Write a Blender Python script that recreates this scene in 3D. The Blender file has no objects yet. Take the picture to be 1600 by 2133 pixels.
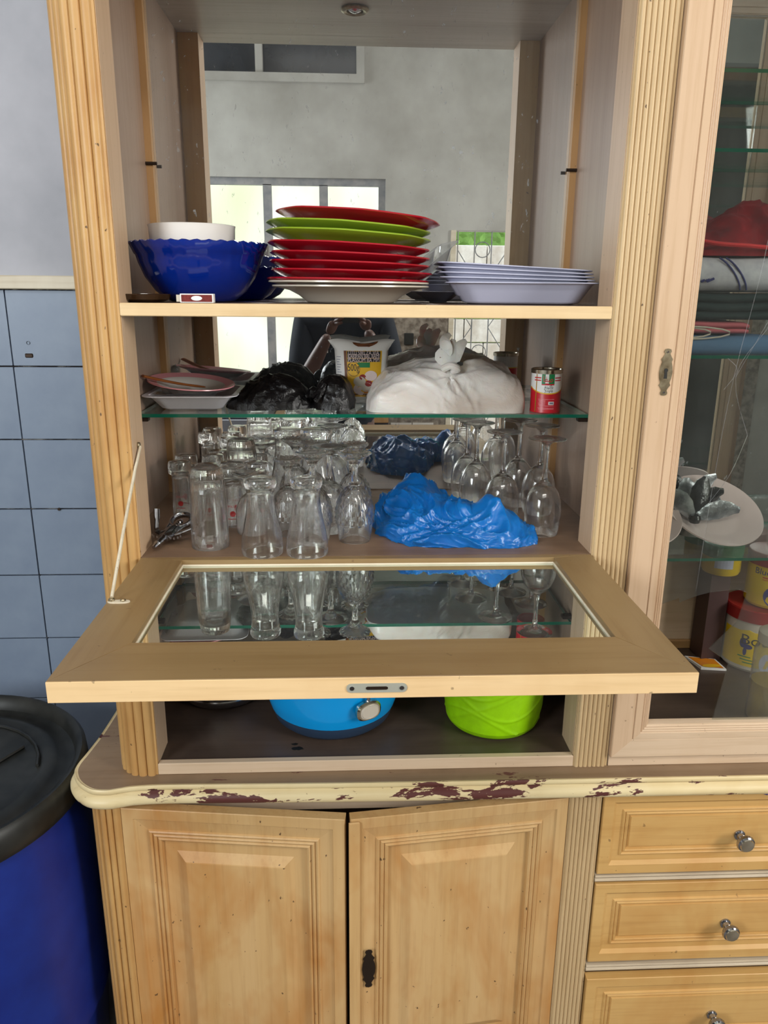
import bpy, bmesh, math, random
from math import sin, cos, pi, radians as R_, sqrt, hypot, atan2
from mathutils import Vector, Matrix, noise

SC = bpy.context.scene
COL = SC.collection
random.seed(7)

# ------------------------------------------------------------------ camera
CAMP = Vector((0.3458, -1.2234, 0.0))
TH, YAW, ROLL, FPX = 0.2808, 0.0483, 0.0086, 1600.0
cam_d = bpy.data.cameras.new('camera'); cam = bpy.data.objects.new('camera', cam_d); COL.objects.link(cam)
fw = Vector((sin(YAW) * cos(TH), cos(YAW) * cos(TH), -sin(TH)))
rt = Vector((cos(YAW), -sin(YAW), 0)); up = rt.cross(fw)
c_, s_ = cos(ROLL), sin(ROLL)
# image x axis = rt*c + (-s)*(-up)...  (horizon falls to the right)
ix = rt * c_ + up * s_; iu = up * c_ - rt * s_
cam.matrix_world = Matrix(((ix.x, iu.x, -fw.x, CAMP.x), (ix.y, iu.y, -fw.y, CAMP.y), (ix.z, iu.z, -fw.z, CAMP.z), (0, 0, 0, 1)))
cam_d.sensor_fit = 'VERTICAL'; cam_d.sensor_height = 24.0; cam_d.lens = FPX * 24.0 / 2133.0
cam_d.clip_start = 0.02; cam_d.clip_end = 100
SC.camera = cam

# ------------------------------------------------------------------ world, lights, exposure
W = bpy.data.worlds.new('world'); SC.world = W; W.use_nodes = True
W.node_tree.nodes['Background'].inputs[0].default_value = (0.80, 0.90, 1.0, 1)
W.node_tree.nodes['Background'].inputs[1].default_value = 3.0
def area(name, loc, target, sx, sy, power, col=(1, 1, 1)):
    l = bpy.data.lights.new(name, 'AREA'); l.shape = 'RECTANGLE'; l.size = sx; l.size_y = sy; l.energy = power; l.color = col
    o = bpy.data.objects.new(name, l); COL.objects.link(o); o.location = loc
    d = Vector(target) - Vector(loc); o.rotation_euler = d.to_track_quat('-Z', 'Y').to_euler()
    return o
# two fill lights added at the sides to brighten the cabinet, and the ceiling lamp
area('left_added_fill', (-1.86, -2.45, 0.50), (0.9, -0.6, -0.4), 1.5, 1.3, 100, (0.90, 0.95, 1.0))
area('right_added_fill', (3.50, -1.85, 0.55), (0.6, -0.4, -0.4), 1.6, 1.3, 128, (1.0, 0.98, 0.95))
area('ceiling_lamp_light', (0.45, -1.9, 1.70), (0.40, -0.2, -0.5), 1.3, 0.45, 34, (1.0, 0.97, 0.92))
SC.view_settings.view_transform = 'Standard'
try: SC.view_settings.look = 'None'
except Exception: pass
SC.view_settings.exposure = 0.14; SC.view_settings.gamma = 1.0; SC.view_settings.use_curve_mapping = False
cy = SC.cycles
cy.max_bounces = 32; cy.diffuse_bounces = 3; cy.glossy_bounces = 6; cy.transmission_bounces = 32; cy.transparent_max_bounces = 32
cy.caustics_reflective = True; cy.caustics_refractive = True; cy.blur_glossy = 1.0; cy.sample_clamp_indirect = 8.0
cy.use_denoising = True

# ------------------------------------------------------------------ materials
def lin(c):
    return tuple(((x / 255.0) / 12.92 if x / 255.0 <= 0.04045 else ((x / 255.0 + 0.055) / 1.055) ** 2.4) for x in c)
def C4(c): return lin(c) + (1.0,)
class NT:
    def __init__(s, name):
        s.m = bpy.data.materials.new(name); s.m.use_nodes = True; s.t = s.m.node_tree; s.t.nodes.clear()
        s.out = s.n('ShaderNodeOutputMaterial')
    def n(s, typ, **kw):
        o = s.t.nodes.new(typ)
        for k, v in kw.items(): setattr(o, k, v)
        return o
    def l(s, a, b): s.t.links.new(a, b)
    def noise(s, scale=(1, 1, 1), sc=5, det=4, rough=.55, dist=0.0, loc=(0, 0, 0)):
        tc = s.n('ShaderNodeTexCoord'); mp = s.n('ShaderNodeMapping'); mp.inputs['Scale'].default_value = scale; mp.inputs['Location'].default_value = loc
        s.l(tc.outputs['Object'], mp.inputs['Vector']); nz = s.n('ShaderNodeTexNoise')
        nz.inputs['Scale'].default_value = sc; nz.inputs['Detail'].default_value = det; nz.inputs['Roughness'].default_value = rough; nz.inputs['Distortion'].default_value = dist
        s.l(mp.outputs[0], nz.inputs['Vector']); return nz.outputs['Fac']
    def ramp(s, fac, stops, interp='LINEAR'):
        r = s.n('ShaderNodeValToRGB'); r.color_ramp.interpolation = interp; e = r.color_ramp.elements
        while len(e) > 1: e.remove(e[-1])
        e[0].position = stops[0][0]; e[0].color = stops[0][1]
        for p, c in stops[1:]:
            k = e.new(p); k.color = c
        s.l(fac, r.inputs[0]); return r.outputs[0]
    def mix(s, fac, a, b, mode='MIX'):
        m = s.n('ShaderNodeMix', data_type='RGBA', blend_type=mode)
        for sock, v in ((m.inputs[0], fac), (m.inputs[6], a), (m.inputs[7], b)):
            if hasattr(v, 'links') or isinstance(v, bpy.types.NodeSocket): s.l(v, sock)
            else: sock.default_value = v
        return m.outputs[2]
    def bump(s, h, strength=.2, dist=.002):
        b = s.n('ShaderNodeBump'); b.inputs['Strength'].default_value = strength; b.inputs['Distance'].default_value = dist
        s.l(h, b.inputs['Height']); return b.outputs[0]
    def pbr(s, base, rough=.5, metal=0, spec=.5, normal=None, **kw):
        p = s.n('ShaderNodeBsdfPrincipled')
        def put(nm, v):
            if v is None: return
            if isinstance(v, bpy.types.NodeSocket): s.l(v, p.inputs[nm])
            else: p.inputs[nm].default_value = v
        put('Base Color', base); put('Roughness', rough); put('Metallic', metal); put('Specular IOR Level', spec); put('Normal', normal)
        for k, v in kw.items(): put(k.replace('_', ' '), v)
        return p
    def done(s, sh): s.l(sh.outputs[0], s.out.inputs['Surface']); return s.m
G0 = (0, 0, 0, 1); G1 = (1, 1, 1, 1)

def wood(name, c1, c2, axis='Z', stain=None, stain_amt=.5, rough=.42, chips=0.0, speck=.35, grain=1.0):
    n = NT(name)
    st = {'Z': (1, 1, .045), 'X': (.045, 1, 1), 'Y': (1, .045, 1)}[axis]
    g = n.noise(st, 95, 3, .6); g2 = n.noise(tuple(a * .6 if a < 1 else .7 for a in st), 16, 4, .6, .5)
    big = n.noise((1, 1, .5), 5.5, 4, .65, .4, (3.1, 1.7, .3))
    col = n.mix(n.ramp(g2, [(.25, G0), (.8, G1)]), C4(c1), C4(c2))
    if stain: col = n.mix(n.ramp(big, [(.45, G0), (.72, (stain_amt,) * 3 + (1,))]), col, C4(stain))
    col = n.mix(n.ramp(g, [(.25, (.62 * grain,) * 3 + (1,)), (.52, G0)]), col, (.80, .74, .66, 1), 'MULTIPLY')
    sp = n.noise((1, 1, .7), 105, 2, .5, 0, (9, 4, 2))
    col = n.mix(n.ramp(sp, [(.735, G0), (.765, (min(1, speck * 1.5),) * 3 + (1,))]), col, (.09, .045, .02, 1))
    if chips:
        ch = n.noise((.35, 1, 1.2), 26, 5, .65, .3, (1, 5, 7)); lo = n.noise((.6, .6, .6), 4.0, 2, .5, 0, (2, 2, 8))
        m = n.n('ShaderNodeMath', operation='ADD'); n.l(ch, m.inputs[0]); mm = n.n('ShaderNodeMath', operation='MULTIPLY'); n.l(lo, mm.inputs[0]); mm.inputs[1].default_value = .35; n.l(mm.outputs[0], m.inputs[1])
        col = n.mix(n.ramp(m.outputs[0], [(.862 - chips, G0), (.875 - chips, G1)]), col, C4((88, 46, 42)))
    return n.done(n.pbr(col, rough, 0, .45, n.bump(g, .25, .0006)))

def plain(name, c, rough=.5, metal=0, spec=.5, **kw):
    n = NT(name); return n.done(n.pbr(C4(c), rough, metal, spec, None, **kw))
def mottled(name, a, b, sc=20, rough=.5, bump=0.0, spec=.4, metal=0, scale=(1, 1, 1), lo=.35, hi=.65, **kw):
    n = NT(name); f = n.noise(scale, sc, 5, .6); col = n.mix(n.ramp(f, [(lo, G0), (hi, G1)]), C4(a), C4(b))
    return n.done(n.pbr(col, rough, metal, spec, n.bump(f, bump, .004) if bump else None, **kw))

M = {}
M['door'] = wood('cream_stained_wood', (206, 172, 124), (190, 150, 96), 'Z', (176, 118, 56), .95, speck=.6)
M['drawer'] = wood('amber_stained_wood', (207, 168, 108), (190, 146, 84), 'X', (178, 122, 58), .7)
M['post'] = wood('fluted_post_wood', (200, 161, 106), (184, 142, 86), 'Z', (168, 114, 58), .7, speck=.6)
M['post_pale'] = wood('pale_post_wood', (206, 180, 140), (184, 154, 112), 'Z', (176, 146, 104), .4, speck=.6)
M['stile'] = wood('pinkish_stile_wood', (206, 178, 150), (194, 162, 130), 'Z', (190, 160, 128), .4)
M['stile_x'] = wood('pinkish_rail_wood', (214, 190, 164), (198, 172, 144), 'X', (190, 160, 128), .35)
M['inner'] = wood('grey_brown_panel_wood', (166, 142, 125), (145, 120, 101), 'Z', (150, 124, 100), .5, rough=.34)
M['batten'] = wood('batten_wood', (178, 138, 92), (160, 120, 76), 'Z')
M['ceil'] = wood('grey_top_panel_wood', (196, 190, 180), (168, 158, 146), 'X', rough=.4)
M['shelf'] = wood('shelf_edge_wood', (226, 200, 160), (208, 178, 132), 'X', (196, 160, 112), .4, speck=.5)
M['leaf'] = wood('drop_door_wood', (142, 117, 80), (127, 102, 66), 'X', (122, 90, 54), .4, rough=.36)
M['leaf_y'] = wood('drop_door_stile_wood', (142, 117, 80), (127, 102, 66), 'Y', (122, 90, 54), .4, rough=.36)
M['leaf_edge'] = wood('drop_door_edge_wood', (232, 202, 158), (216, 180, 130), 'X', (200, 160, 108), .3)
M['floorwood'] = wood('brown_shelf_wood', (134, 108, 86), (108, 84, 66), 'X', (84, 64, 52), .6, rough=.4, grain=1.1)
M['darkfloor'] = wood('dark_dirty_wood', (92, 76, 66), (68, 55, 48), 'X', (52, 42, 38), .6, rough=.38, chips=.0)
M['counter'] = wood('worn_counter_wood', (150, 126, 100), (126, 102, 78), 'X', (100, 78, 60), .5, chips=.02)
M['mould'] = wood('chipped_cream_moulding', (226, 210, 170), (208, 186, 138), 'X', (190, 160, 104), .4, chips=.10)
M['greyrail'] = wood('greyish_reeded_rail', (196, 180, 156), (170, 152, 128), 'X', (140, 122, 106), .4, speck=.7)

def glassmat(name, col=(1, 1, 1), rough=0.0, ior=1.52):
    n = NT(name); g = n.n('ShaderNodeBsdfGlass'); g.inputs['Color'].default_value = col + (1,); g.inputs['Roughness'].default_value = rough; g.inputs['IOR'].default_value = ior
    t = n.n('ShaderNodeBsdfTransparent'); t.inputs[0].default_value = (1, 1, 1, 1)
    m = n.n('ShaderNodeMixShader'); m.inputs[0].default_value = .15; n.l(g.outputs[0], m.inputs[1]); n.l(t.outputs[0], m.inputs[2]); return n.done(m)
def sheet(name, tint=(.93, .97, .95), dust=0.06, dustcol=(190, 190, 185), refl=.3, dsc=9):
    n = NT(name); t = n.n('ShaderNodeBsdfTransparent'); t.inputs[0].default_value = tint + (1,)
    g = n.n('ShaderNodeBsdfGlossy'); g.inputs['Roughness'].default_value = 0.02; g.inputs['Color'].default_value = (1, 1, 1, 1)
    fr = n.n('ShaderNodeFresnel'); ge = n.n('ShaderNodeNewGeometry'); mr = n.n('ShaderNodeMapRange')
    ior = 1.45 + .25 * refl; mr.inputs['To Min'].default_value = ior; mr.inputs['To Max'].default_value = 1 / ior; n.l(ge.outputs['Backfacing'], mr.inputs['Value']); n.l(mr.outputs[0], fr.inputs[0])
    m = n.n('ShaderNodeMixShader'); n.l(fr.outputs[0], m.inputs[0]); n.l(t.outputs[0], m.inputs[1]); n.l(g.outputs[0], m.inputs[2])
    d = n.n('ShaderNodeBsdfDiffuse'); d.inputs[0].default_value = C4(dustcol)
    f = n.ramp(n.noise((1, 1, .35), dsc, 6, .7, .6), [(.35, (dust * .4,) * 3 + (1,)), (.75, (dust * 1.8,) * 3 + (1,))])
    m2 = n.n('ShaderNodeMixShader'); n.l(f, m2.inputs[0]); n.l(m.outputs[0], m2.inputs[1]); n.l(d.outputs[0], m2.inputs[2]); return n.done(m2)
def mirrormat(name, col, spots=.5, haze=.05, hazecol=(170, 175, 178)):
    n = NT(name); g = n.n('ShaderNodeBsdfGlossy'); g.inputs['Color'].default_value = col + (1,); g.inputs['Roughness'].default_value = 0.0
    d = n.n('ShaderNodeBsdfDiffuse'); d.inputs[0].default_value = C4(hazecol)
    h = n.ramp(n.noise((1, 1, .3), 7, 6, .7, .8), [(.3, (haze * .4,) * 3 + (1,)), (.8, (haze * 2.6,) * 3 + (1,))])
    sp = n.ramp(n.noise((1.4, 1, .7), 75, 4, .6, .5), [(.655, G0), (.70, (spots,) * 3 + (1,))])
    sp2 = n.ramp(n.noise((1.6, 1, .45), 5, 4, .6, 1.2, (4, 2, 1)), [(.42, G0), (.62, G1)])
    a = n.mix(1.0, sp, sp2, 'MULTIPLY'); f = n.mix(1.0, h, a, 'ADD')
    m = n.n('ShaderNodeMixShader'); n.l(f, m.inputs[0]); n.l(g.outputs[0], m.inputs[1]); n.l(d.outputs[0], m.inputs[2]); return n.done(m)
M['glass'] = glassmat('clear_drinking_glass')
M['shelfglass'] = sheet('shelf_glass', (.96, .985, .975), .03)
M['glassedge'] = plain('green_glass_edge', (14, 92, 72), .12, 0, .8)
M['dirtyglass'] = sheet('dusty_door_glass', (.86, .88, .86), .03, (130, 132, 130), .9)
M['mirror'] = mirrormat('spotted_mirror', (.86, .88, .88), .7, .06)
M['leafmirror'] = mirrormat('tinted_door_mirror', (.78, .84, .80), .12, .03)
M['steel'] = plain('polished_steel', (200, 200, 205), .18, 1)
M['chrome'] = plain('dark_chrome', (165, 165, 170), .16, 1)
M['iron'] = plain('dark_iron', (62, 50, 42), .5, .8)
M['brass'] = mottled('tarnished_nickel', (178, 166, 140), (130, 116, 92), 60, .35, 0, .5, 1)
M['lockmetal'] = plain('grey_zinc_plate', (172, 172, 160), .45, .3)
M['wall'] = mottled('grey_white_plaster', (186, 187, 196), (166, 168, 177), 3.5, .8, .06, .2)
M['rail'] = wood('old_white_rail', (224, 216, 196), (196, 182, 158), 'X', (170, 150, 124), .4)
M['tile'] = mottled('blue_grey_tile', (132, 146, 166), (120, 134, 156), 6, .38, 0.01, .45)
M['grout'] = mottled('dark_grout', (190, 184, 176), (52, 44, 40), 30, .9, .1, .1, lo=.3, hi=.48)
M['bluebarrel'] = mottled('blue_barrel_plastic', (10, 34, 116), (16, 44, 132), 9, .36, .05, .45)
M['blacklid'] = mottled('black_lid_plastic', (22, 23, 22), (42, 42, 40), 16, .42, .05, .4)
M['bowl'] = None
n = NT('cobalt_glass'); p = n.pbr(C4((10, 52, 165)), .10, 0, .6, None, Transmission_Weight=.55); M['bowl'] = n.done(p)
M['whitebowl'] = plain('milk_glass', (226, 220, 214), .18, 0, .6)
M['cream'] = plain('cream_ceramic', (196, 186, 172), .2, 0, .6)
M['red'] = plain('red_melamine', (158, 14, 32), .16, 0, .6)
M['green'] = plain('green_melamine', (132, 158, 40), .18, 0, .6)
M['tray'] = plain('lilac_grey_foam', (186, 188, 210), .45, 0, .4)
M['whitefoam'] = plain('white_foam', (224, 222, 228), .42, 0, .4)
M['clearplastic'] = sheet('clear_plastic', (.93, .94, .95), .10, (200, 200, 205), 1.0, 30)
M['pink'] = plain('pink_enamel', (236, 160, 168), .25, 0, .5)
M['spoon'] = wood('spoon_wood', (170, 104, 56), (146, 84, 42), 'X', rough=.4)
n = NT('black_bag_plastic'); f = n.noise((1, 1, 1), 34, 5, .6, 1.2); M['blackbag'] = n.done(n.pbr(C4((17, 15, 16)), .30, 0, .45, n.bump(f, .7, .006)))
n = NT('milky_bag_plastic'); f = n.noise((1, 1, 1.4), 16, 5, .6, .8); cc = n.mix(n.ramp(n.noise((1, 1, 2), 6, 3, .5, .3), [(.4, G0), (.7, G1)]), C4((236, 230, 224)), C4((208, 190, 176)))
M['whitebag'] = n.done(n.pbr(cc, .30, 0, .5, n.bump(f, .45, .008), Subsurface_Weight=.15, Subsurface_Scale=.02))
n = NT('blue_bag_plastic'); f = n.noise((1, 1, 1), 26, 5, .6, 1.0); cc = n.mix(n.ramp(n.noise((1, 1, 1), 8, 3), [(.4, G0), (.7, G1)]), C4((6, 90, 162)), C4((20, 112, 186)))
M['bluebag'] = n.done(n.pbr(cc, .30, 0, .5, n.bump(f, .30, .004), Subsurface_Weight=.45, Subsurface_Scale=.06))
M['hotblue'] = plain('sky_blue_plastic', (8, 150, 224), .22, 0, .5)
M['hotgrey'] = plain('slate_blue_plastic', (44, 62, 86), .35, 0, .4)
M['lime'] = mottled('lime_plastic', (158, 220, 8), (150, 210, 6), 60, .34, .12, .5)
M['silverplastic'] = plain('champagne_chrome', (206, 200, 184), .2, 1)
M['concrete'] = mottled('grey_rendered_wall', (182, 180, 174), (158, 155, 148), 2.2, .9, .1, .2)
M['rough'] = mottled('rough_unplastered_wall', (150, 140, 128), (96, 86, 76), 26, .95, .5, .1)
M['frame'] = mottled('grey_window_frame', (150, 148, 146), (120, 122, 126), 14, .7)
M['darkpane'] = mottled('dark_pane', (20, 25, 34), (38, 44, 54), 4, .2, 0, .6)
M['roomfloor'] = mottled('room_floor', (120, 112, 104), (96, 90, 84), 4, .6)
M['roomceil'] = plain('room_ceiling', (205, 203, 198), .9)
M['skin'] = mottled('brown_skin', (92, 62, 52), (78, 50, 42), 12, .5, 0, .4)
M['hair'] = plain('black_hair', (18, 15, 14), .7)
M['shirt'] = mottled('black_tshirt', (26, 30, 38), (34, 38, 46), 14, .85, .1, .2)
M['trousers'] = mottled('navy_trousers', (22, 28, 46), (30, 36, 56), 14, .85, .1, .2)
M['phone'] = plain('dark_phone_body', (20, 22, 28), .15, 0, .6)
M['white'] = plain('white_print', (232, 230, 226), .5)
M['yellow'] = plain('yellow_print', (226, 176, 36), .4)
M['yellow2'] = plain('yellow_tub', (216, 182, 20), .4)
M['redprint'] = plain('red_print', (196, 30, 44), .35)
M['darkred'] = plain('dark_red_lid', (140, 30, 28), .4)
M['ink'] = plain('dark_ink', (26, 26, 34), .5)
M['greenprint'] = plain('green_print', (28, 122, 70), .4)
M['orange'] = plain('orange_print', (216, 130, 30), .4)
M['gold'] = plain('gold_print', (196, 150, 60), .3, .5)
M['brown'] = plain('brown_print', (110, 62, 28), .5)
M['matchred'] = mottled('match_striker', (122, 44, 40), (96, 34, 32), 220, .8)
M['amber'] = plain('dark_amber_glass', (52, 34, 18), .12, 0, .6)
M['towel'] = mottled('white_towel', (198, 196, 202), (176, 174, 184), 40, .9, .3, .1)
M['navyprint'] = plain('navy_print', (46, 48, 110), .8)
M['plaid'] = mottled('red_cloth', (150, 24, 34), (90, 20, 28), 12, .8, .2, .2)
M['redtrim'] = plain('bright_red_trim', (214, 40, 44), .5)
M['greencloth'] = plain('dark_green_cloth', (26, 44, 44), .9)
M['pinkcloth'] = plain('dusty_pink_cloth', (190, 96, 104), .85)
M['bluecloth'] = plain('slate_blue_cloth', (82, 112, 146), .85)
M['silverfoil'] = mottled('crumpled_silver_foil', (200, 204, 208), (120, 126, 132), 30, .25, .8, .6, .7)
M['wrapblack'] = mottled('black_glossy_wrap', (16, 16, 18), (40, 40, 44), 30, .15, .6, .6)
M['paleplate'] = plain('pale_pink_ceramic', (224, 204, 200), .3)
M['yellowfluid'] = plain('yellow_liquid', (196, 160, 40), .3)
M['doorshade'] = mottled('painted_doorway_shade', (44, 44, 42), (34, 34, 32), 5, .5)  # shade beyond the open doorway, put into the colour
M['counterdark'] = mottled('navy_counter_front', (36, 40, 56), (50, 54, 70), 7, .5)
M['oven'] = plain('oven_grey_steel', (140, 142, 150), .4, .3)
M['ovenglass'] = plain('oven_black_glass', (16, 18, 26), .1, 0, .7)
M['whitetile'] = mottled('white_wall_tile', (206, 200, 192), (190, 184, 176), 8, .3)
M['blockwall'] = mottled('sunlit_block_wall', (236, 226, 212), (206, 190, 172), 9, .9, .2)
M['leafgreen'] = mottled('sunlit_leaves', (140, 176, 84), (110, 150, 60), 14, .8, .3)
def litpane(name, a, b, e):
    n = NT(name); f = n.noise((1, 1, .6), 2.2, 2, .5, .2); col = n.mix(n.ramp(f, [(.35, G0), (.7, G1)]), C4(a), C4(b))
    em = n.n('ShaderNodeEmission'); n.l(col, em.inputs[0]); em.inputs[1].default_value = e; return n.done(em)
M['litpane'] = litpane('frosted_daylit_pane', (246, 250, 236), (226, 238, 190), 1.35)
M['tube'] = litpane('lamp_diffuser', (255, 250, 240), (255, 250, 240), 3.0)

# ------------------------------------------------------------------ mesh helpers
class MB:
    def __init__(s): s.v = []; s.f = []; s.m = []
    def add(s, vs, fs, m=0):
        o = len(s.v); s.v += [tuple(v) for v in vs]; s.f += [tuple(i + o for i in f) for f in fs]
        s.m += ([m] * len(fs)) if isinstance(m, int) else list(m); return s
    def box(s, x0, x1, y0, y1, z0, z1, m=0):
        vs = [(x, y, z) for z in (z0, z1) for y in (y0, y1) for x in (x0, x1)]
        return s.add(vs, [(0, 2, 3, 1), (4, 5, 7, 6), (0, 1, 5, 4), (2, 6, 7, 3), (0, 4, 6, 2), (1, 3, 7, 5)], m)
    def cbox(s, x0, x1, y0, y1, z0, z1, c=.002, m=0):
        # box with chamfered edges: three nested loops top and bottom
        L = lambda k, z: [(x0 + k, y0 + k, z), (x1 - k, y0 + k, z), (x1 - k, y1 - k, z), (x0 + k, y1 - k, z)]
        return s.loops([L(c, z0), L(0, z0 + c), L(0, z1 - c), L(c, z1)], True, True, True, m)
    def loops(s, Ls, closed=True, cap0=False, cap1=False, m=0):
        n = len(Ls[0]); vs = [p for L in Ls for p in L]; fs = []; ms = []
        for i in range(len(Ls) - 1):
            mm = m[i] if isinstance(m, (list, tuple)) else m
            for j in range(n if closed else n - 1):
                k = (j + 1) % n; fs.append((i * n + j, i * n + k, (i + 1) * n + k, (i + 1) * n + j)); ms.append(mm)
        if cap0: fs.append(tuple(reversed(range(n)))); ms.append(m[0] if isinstance(m, (list, tuple)) else m)
        if cap1: fs.append(tuple(range((len(Ls) - 1) * n, len(Ls) * n))); ms.append(m[-1] if isinstance(m, (list, tuple)) else m)
        return s.add(vs, fs, ms)
    def lathe(s, prof, c=(0, 0, 0), n=32, rm=None, m=0, cap0=False, cap1=False):
        Ls = []
        for i, (r, z) in enumerate(prof):
            L = []
            for j in range(n):
                a = 2 * pi * j / n; rr, zz = r, z
                if rm: rr, zz = rm(i, r, z, a, j)
                L.append((c[0] + rr * cos(a), c[1] + rr * sin(a), c[2] + zz))
            Ls.append(L)
        return s.loops(Ls, True, cap0, cap1, m)
    def tube(s, pts, r, n=8, m=0, cap=True):
        pts = [Vector(p) for p in pts]; Ls = []; prev = None
        for i, p in enumerate(pts):
            t = (pts[min(i + 1, len(pts) - 1)] - pts[max(i - 1, 0)]).normalized()
            if prev is None:
                a = Vector((0, 0, 1)) if abs(t.z) < .9 else Vector((1, 0, 0)); u = t.cross(a).normalized()
            else:
                u = (prev - t * prev.dot(t)).normalized()
            prev = u; w = t.cross(u); rr = r[i] if isinstance(r, (list, tuple)) else r
            if not isinstance(rr, (list, tuple)): rr = (rr, rr)
            Ls.append([p + u * rr[0] * cos(2 * pi * k / n) + w * rr[1] * sin(2 * pi * k / n) for k in range(n)])
        return s.loops(Ls, True, cap, cap, m)
    def prism(s, poly, z0, z1, m=0, f=None):
        f = f or (lambda x, y, z: (x, y, z))
        return s.loops([[f(x, y, z0) for x, y in poly], [f(x, y, z1) for x, y in poly]], True, True, True, m)
    def ring(s, x0, x1, z0, z1, prof, y=0, fill=True, m=0):
        # nested mitred rectangles facing -Y, prof = [(inset, depth)]
        Ls = [[(x0 + i, y + d, z0 + i), (x1 - i, y + d, z0 + i), (x1 - i, y + d, z1 - i), (x0 + i, y + d, z1 - i)] for i, d in prof]
        return s.loops(Ls, True, False, fill, m)
    def xf(s, M_): s.v = [tuple(M_ @ Vector(v)) for v in s.v]; return s
    def build(s, name, mats, parent=None, smooth=False, ang=35, bev=0, origin=None, world=True):
        if not isinstance(mats, (list, tuple)): mats = [mats]
        off = Vector((0, 0, 0))
        if parent is not None:
            if world:
                q = parent
                while q is not None: off += q.location; q = q.parent
        elif origin is not None: off = Vector(origin)
        elif s.v:
            xs, ys, zs = zip(*s.v); off = Vector(((min(xs) + max(xs)) / 2, (min(ys) + max(ys)) / 2, min(zs)))
        me = bpy.data.meshes.new(name); me.from_pydata([tuple(Vector(v) - off) for v in s.v], [], s.f)
        for mt in mats: me.materials.append(mt)
        me.polygons.foreach_set('material_index', s.m); me.update()
        bm = bmesh.new(); bm.from_mesh(me); bmesh.ops.remove_doubles(bm, verts=bm.verts, dist=1e-6)
        bmesh.ops.recalc_face_normals(bm, faces=bm.faces)
        if bev: bmesh.ops.bevel(bm, geom=[e for e in bm.edges if len(e.link_faces) == 2 and e.calc_face_angle(0) > .6], offset=bev, segments=1, affect='EDGES', clamp_overlap=True)
        bm.to_mesh(me); bm.free()
        if smooth:
            me.polygons.foreach_set('use_smooth', [True] * len(me.polygons))
            try: me.set_sharp_from_angle(angle=R_(ang))
            except Exception: pass
        o = bpy.data.objects.new(name, me); COL.objects.link(o)
        if parent is not None: o.parent = parent
        else: o.location = off
        return o

def tag(o, label=None, cat=None, group=None, kind=None):
    if label: o['label'] = label
    if cat: o['category'] = cat
    if group: o['group'] = group
    if kind: o['kind'] = kind
    return o
def thing(name, loc, label, cat, group=None):
    o = bpy.data.objects.new(name, None); COL.objects.link(o); o.location = loc; o.empty_display_size = .05
    return tag(o, label, cat, group)
def copy_tree(o, parent=None):
    c = o.copy(); COL.objects.link(c); c.parent = parent
    for ch in list(o.children): copy_tree(ch, c)
    return c
def catmull(pts, n=6, closed=False):
    out = []; N = len(pts)
    rng = range(N) if closed else range(N - 1)
    for i in rng:
        g = (lambda k: pts[k % N]) if closed else (lambda k: pts[max(0, min(N - 1, k))])
        p0, p1, p2, p3 = g(i - 1), g(i), g(i + 1), g(i + 2)
        for k in range(n):
            t = k / n
            out.append(tuple(.5 * (2 * b + (c - a) * t + (2 * a - 5 * b + 4 * c - d) * t * t + (3 * b - a - 3 * c + d) * t ** 3) for a, b, c, d in zip(p0, p1, p2, p3)))
    if not closed: out.append(tuple(pts[-1]))
    return out
def reeds(path, count, bulge=.004, seg=5):
    """path: 2-D points with the outside on the right-hand side; returns a scalloped polyline"""
    L = [0]
    for a, b in zip(path, path[1:]): L.append(L[-1] + hypot(b[0] - a[0], b[1] - a[1]))
    def at(s):
        for i in range(len(path) - 1):
            if s <= L[i + 1] + 1e-9:
                t = (s - L[i]) / (L[i + 1] - L[i]); a, b = path[i], path[i + 1]
                d = ((b[0] - a[0]) / (L[i + 1] - L[i]), (b[1] - a[1]) / (L[i + 1] - L[i]))
                return (a[0] + (b[0] - a[0]) * t, a[1] + (b[1] - a[1]) * t), d
        return path[-1], (1, 0)
    out = []
    for k in range(count):
        for j in range(seg):
            u = j / seg; s = L[-1] * (k + u) / count; p, d = at(s); h = bulge * sqrt(max(0, 1 - (2 * u - 1) ** 2)) if j else 0
            out.append((p[0] + d[1] * h, p[1] - d[0] * h))
    out.append(path[-1]); return out
FONT = None
def text_geo(txt, size=1.0):
    cu = bpy.data.curves.new('t', 'FONT'); cu.body = txt; cu.size = size; cu.align_x = 'CENTER'; cu.align_y = 'CENTER'; cu.resolution_u = 3
    o = bpy.data.objects.new('t', cu); COL.objects.link(o); dg = bpy.context.evaluated_depsgraph_get(); dg.update()
    me = bpy.data.meshes.new_from_object(o.evaluated_get(dg)); v = [tuple(x.co) for x in me.vertices]; f = [tuple(p.vertices) for p in me.polygons]
    bpy.data.objects.remove(o); bpy.data.curves.remove(cu); bpy.data.meshes.remove(me); return v, f
def text_on(mb, txt, size, fn, w=None, m=0):
    v, f = text_geo(txt, size)
    if not v: return
    if w:
        xs = [p[0] for p in v]; k = w / max(1e-6, max(xs) - min(xs)); cx = (max(xs) + min(xs)) / 2; v = [((p[0] - cx) * k, p[1], p[2]) for p in v]
    mb.add([fn(p[0], p[1]) for p in v], f, m)
def cylfn(cx, cy, r, a0, z0, off=.0004):
    """map flat (u, v) onto a cylinder; a0 = angle facing the viewer"""
    return lambda u, v: (cx + (r + off) * cos(a0 + u / r), cy + (r + off) * sin(a0 + u / r), z0 + v)
def patch(mb, fn, u0, u1, v0, v1, m=0, n=8):
    a = [fn(u0 + (u1 - u0) * i / n, v0) for i in range(n + 1)]; b = [fn(u0 + (u1 - u0) * i / n, v1) for i in range(n + 1)]
    mb.add(a + b, [(i, i + 1, n + 2 + i, n + 1 + i) for i in range(n)], m)
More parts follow.
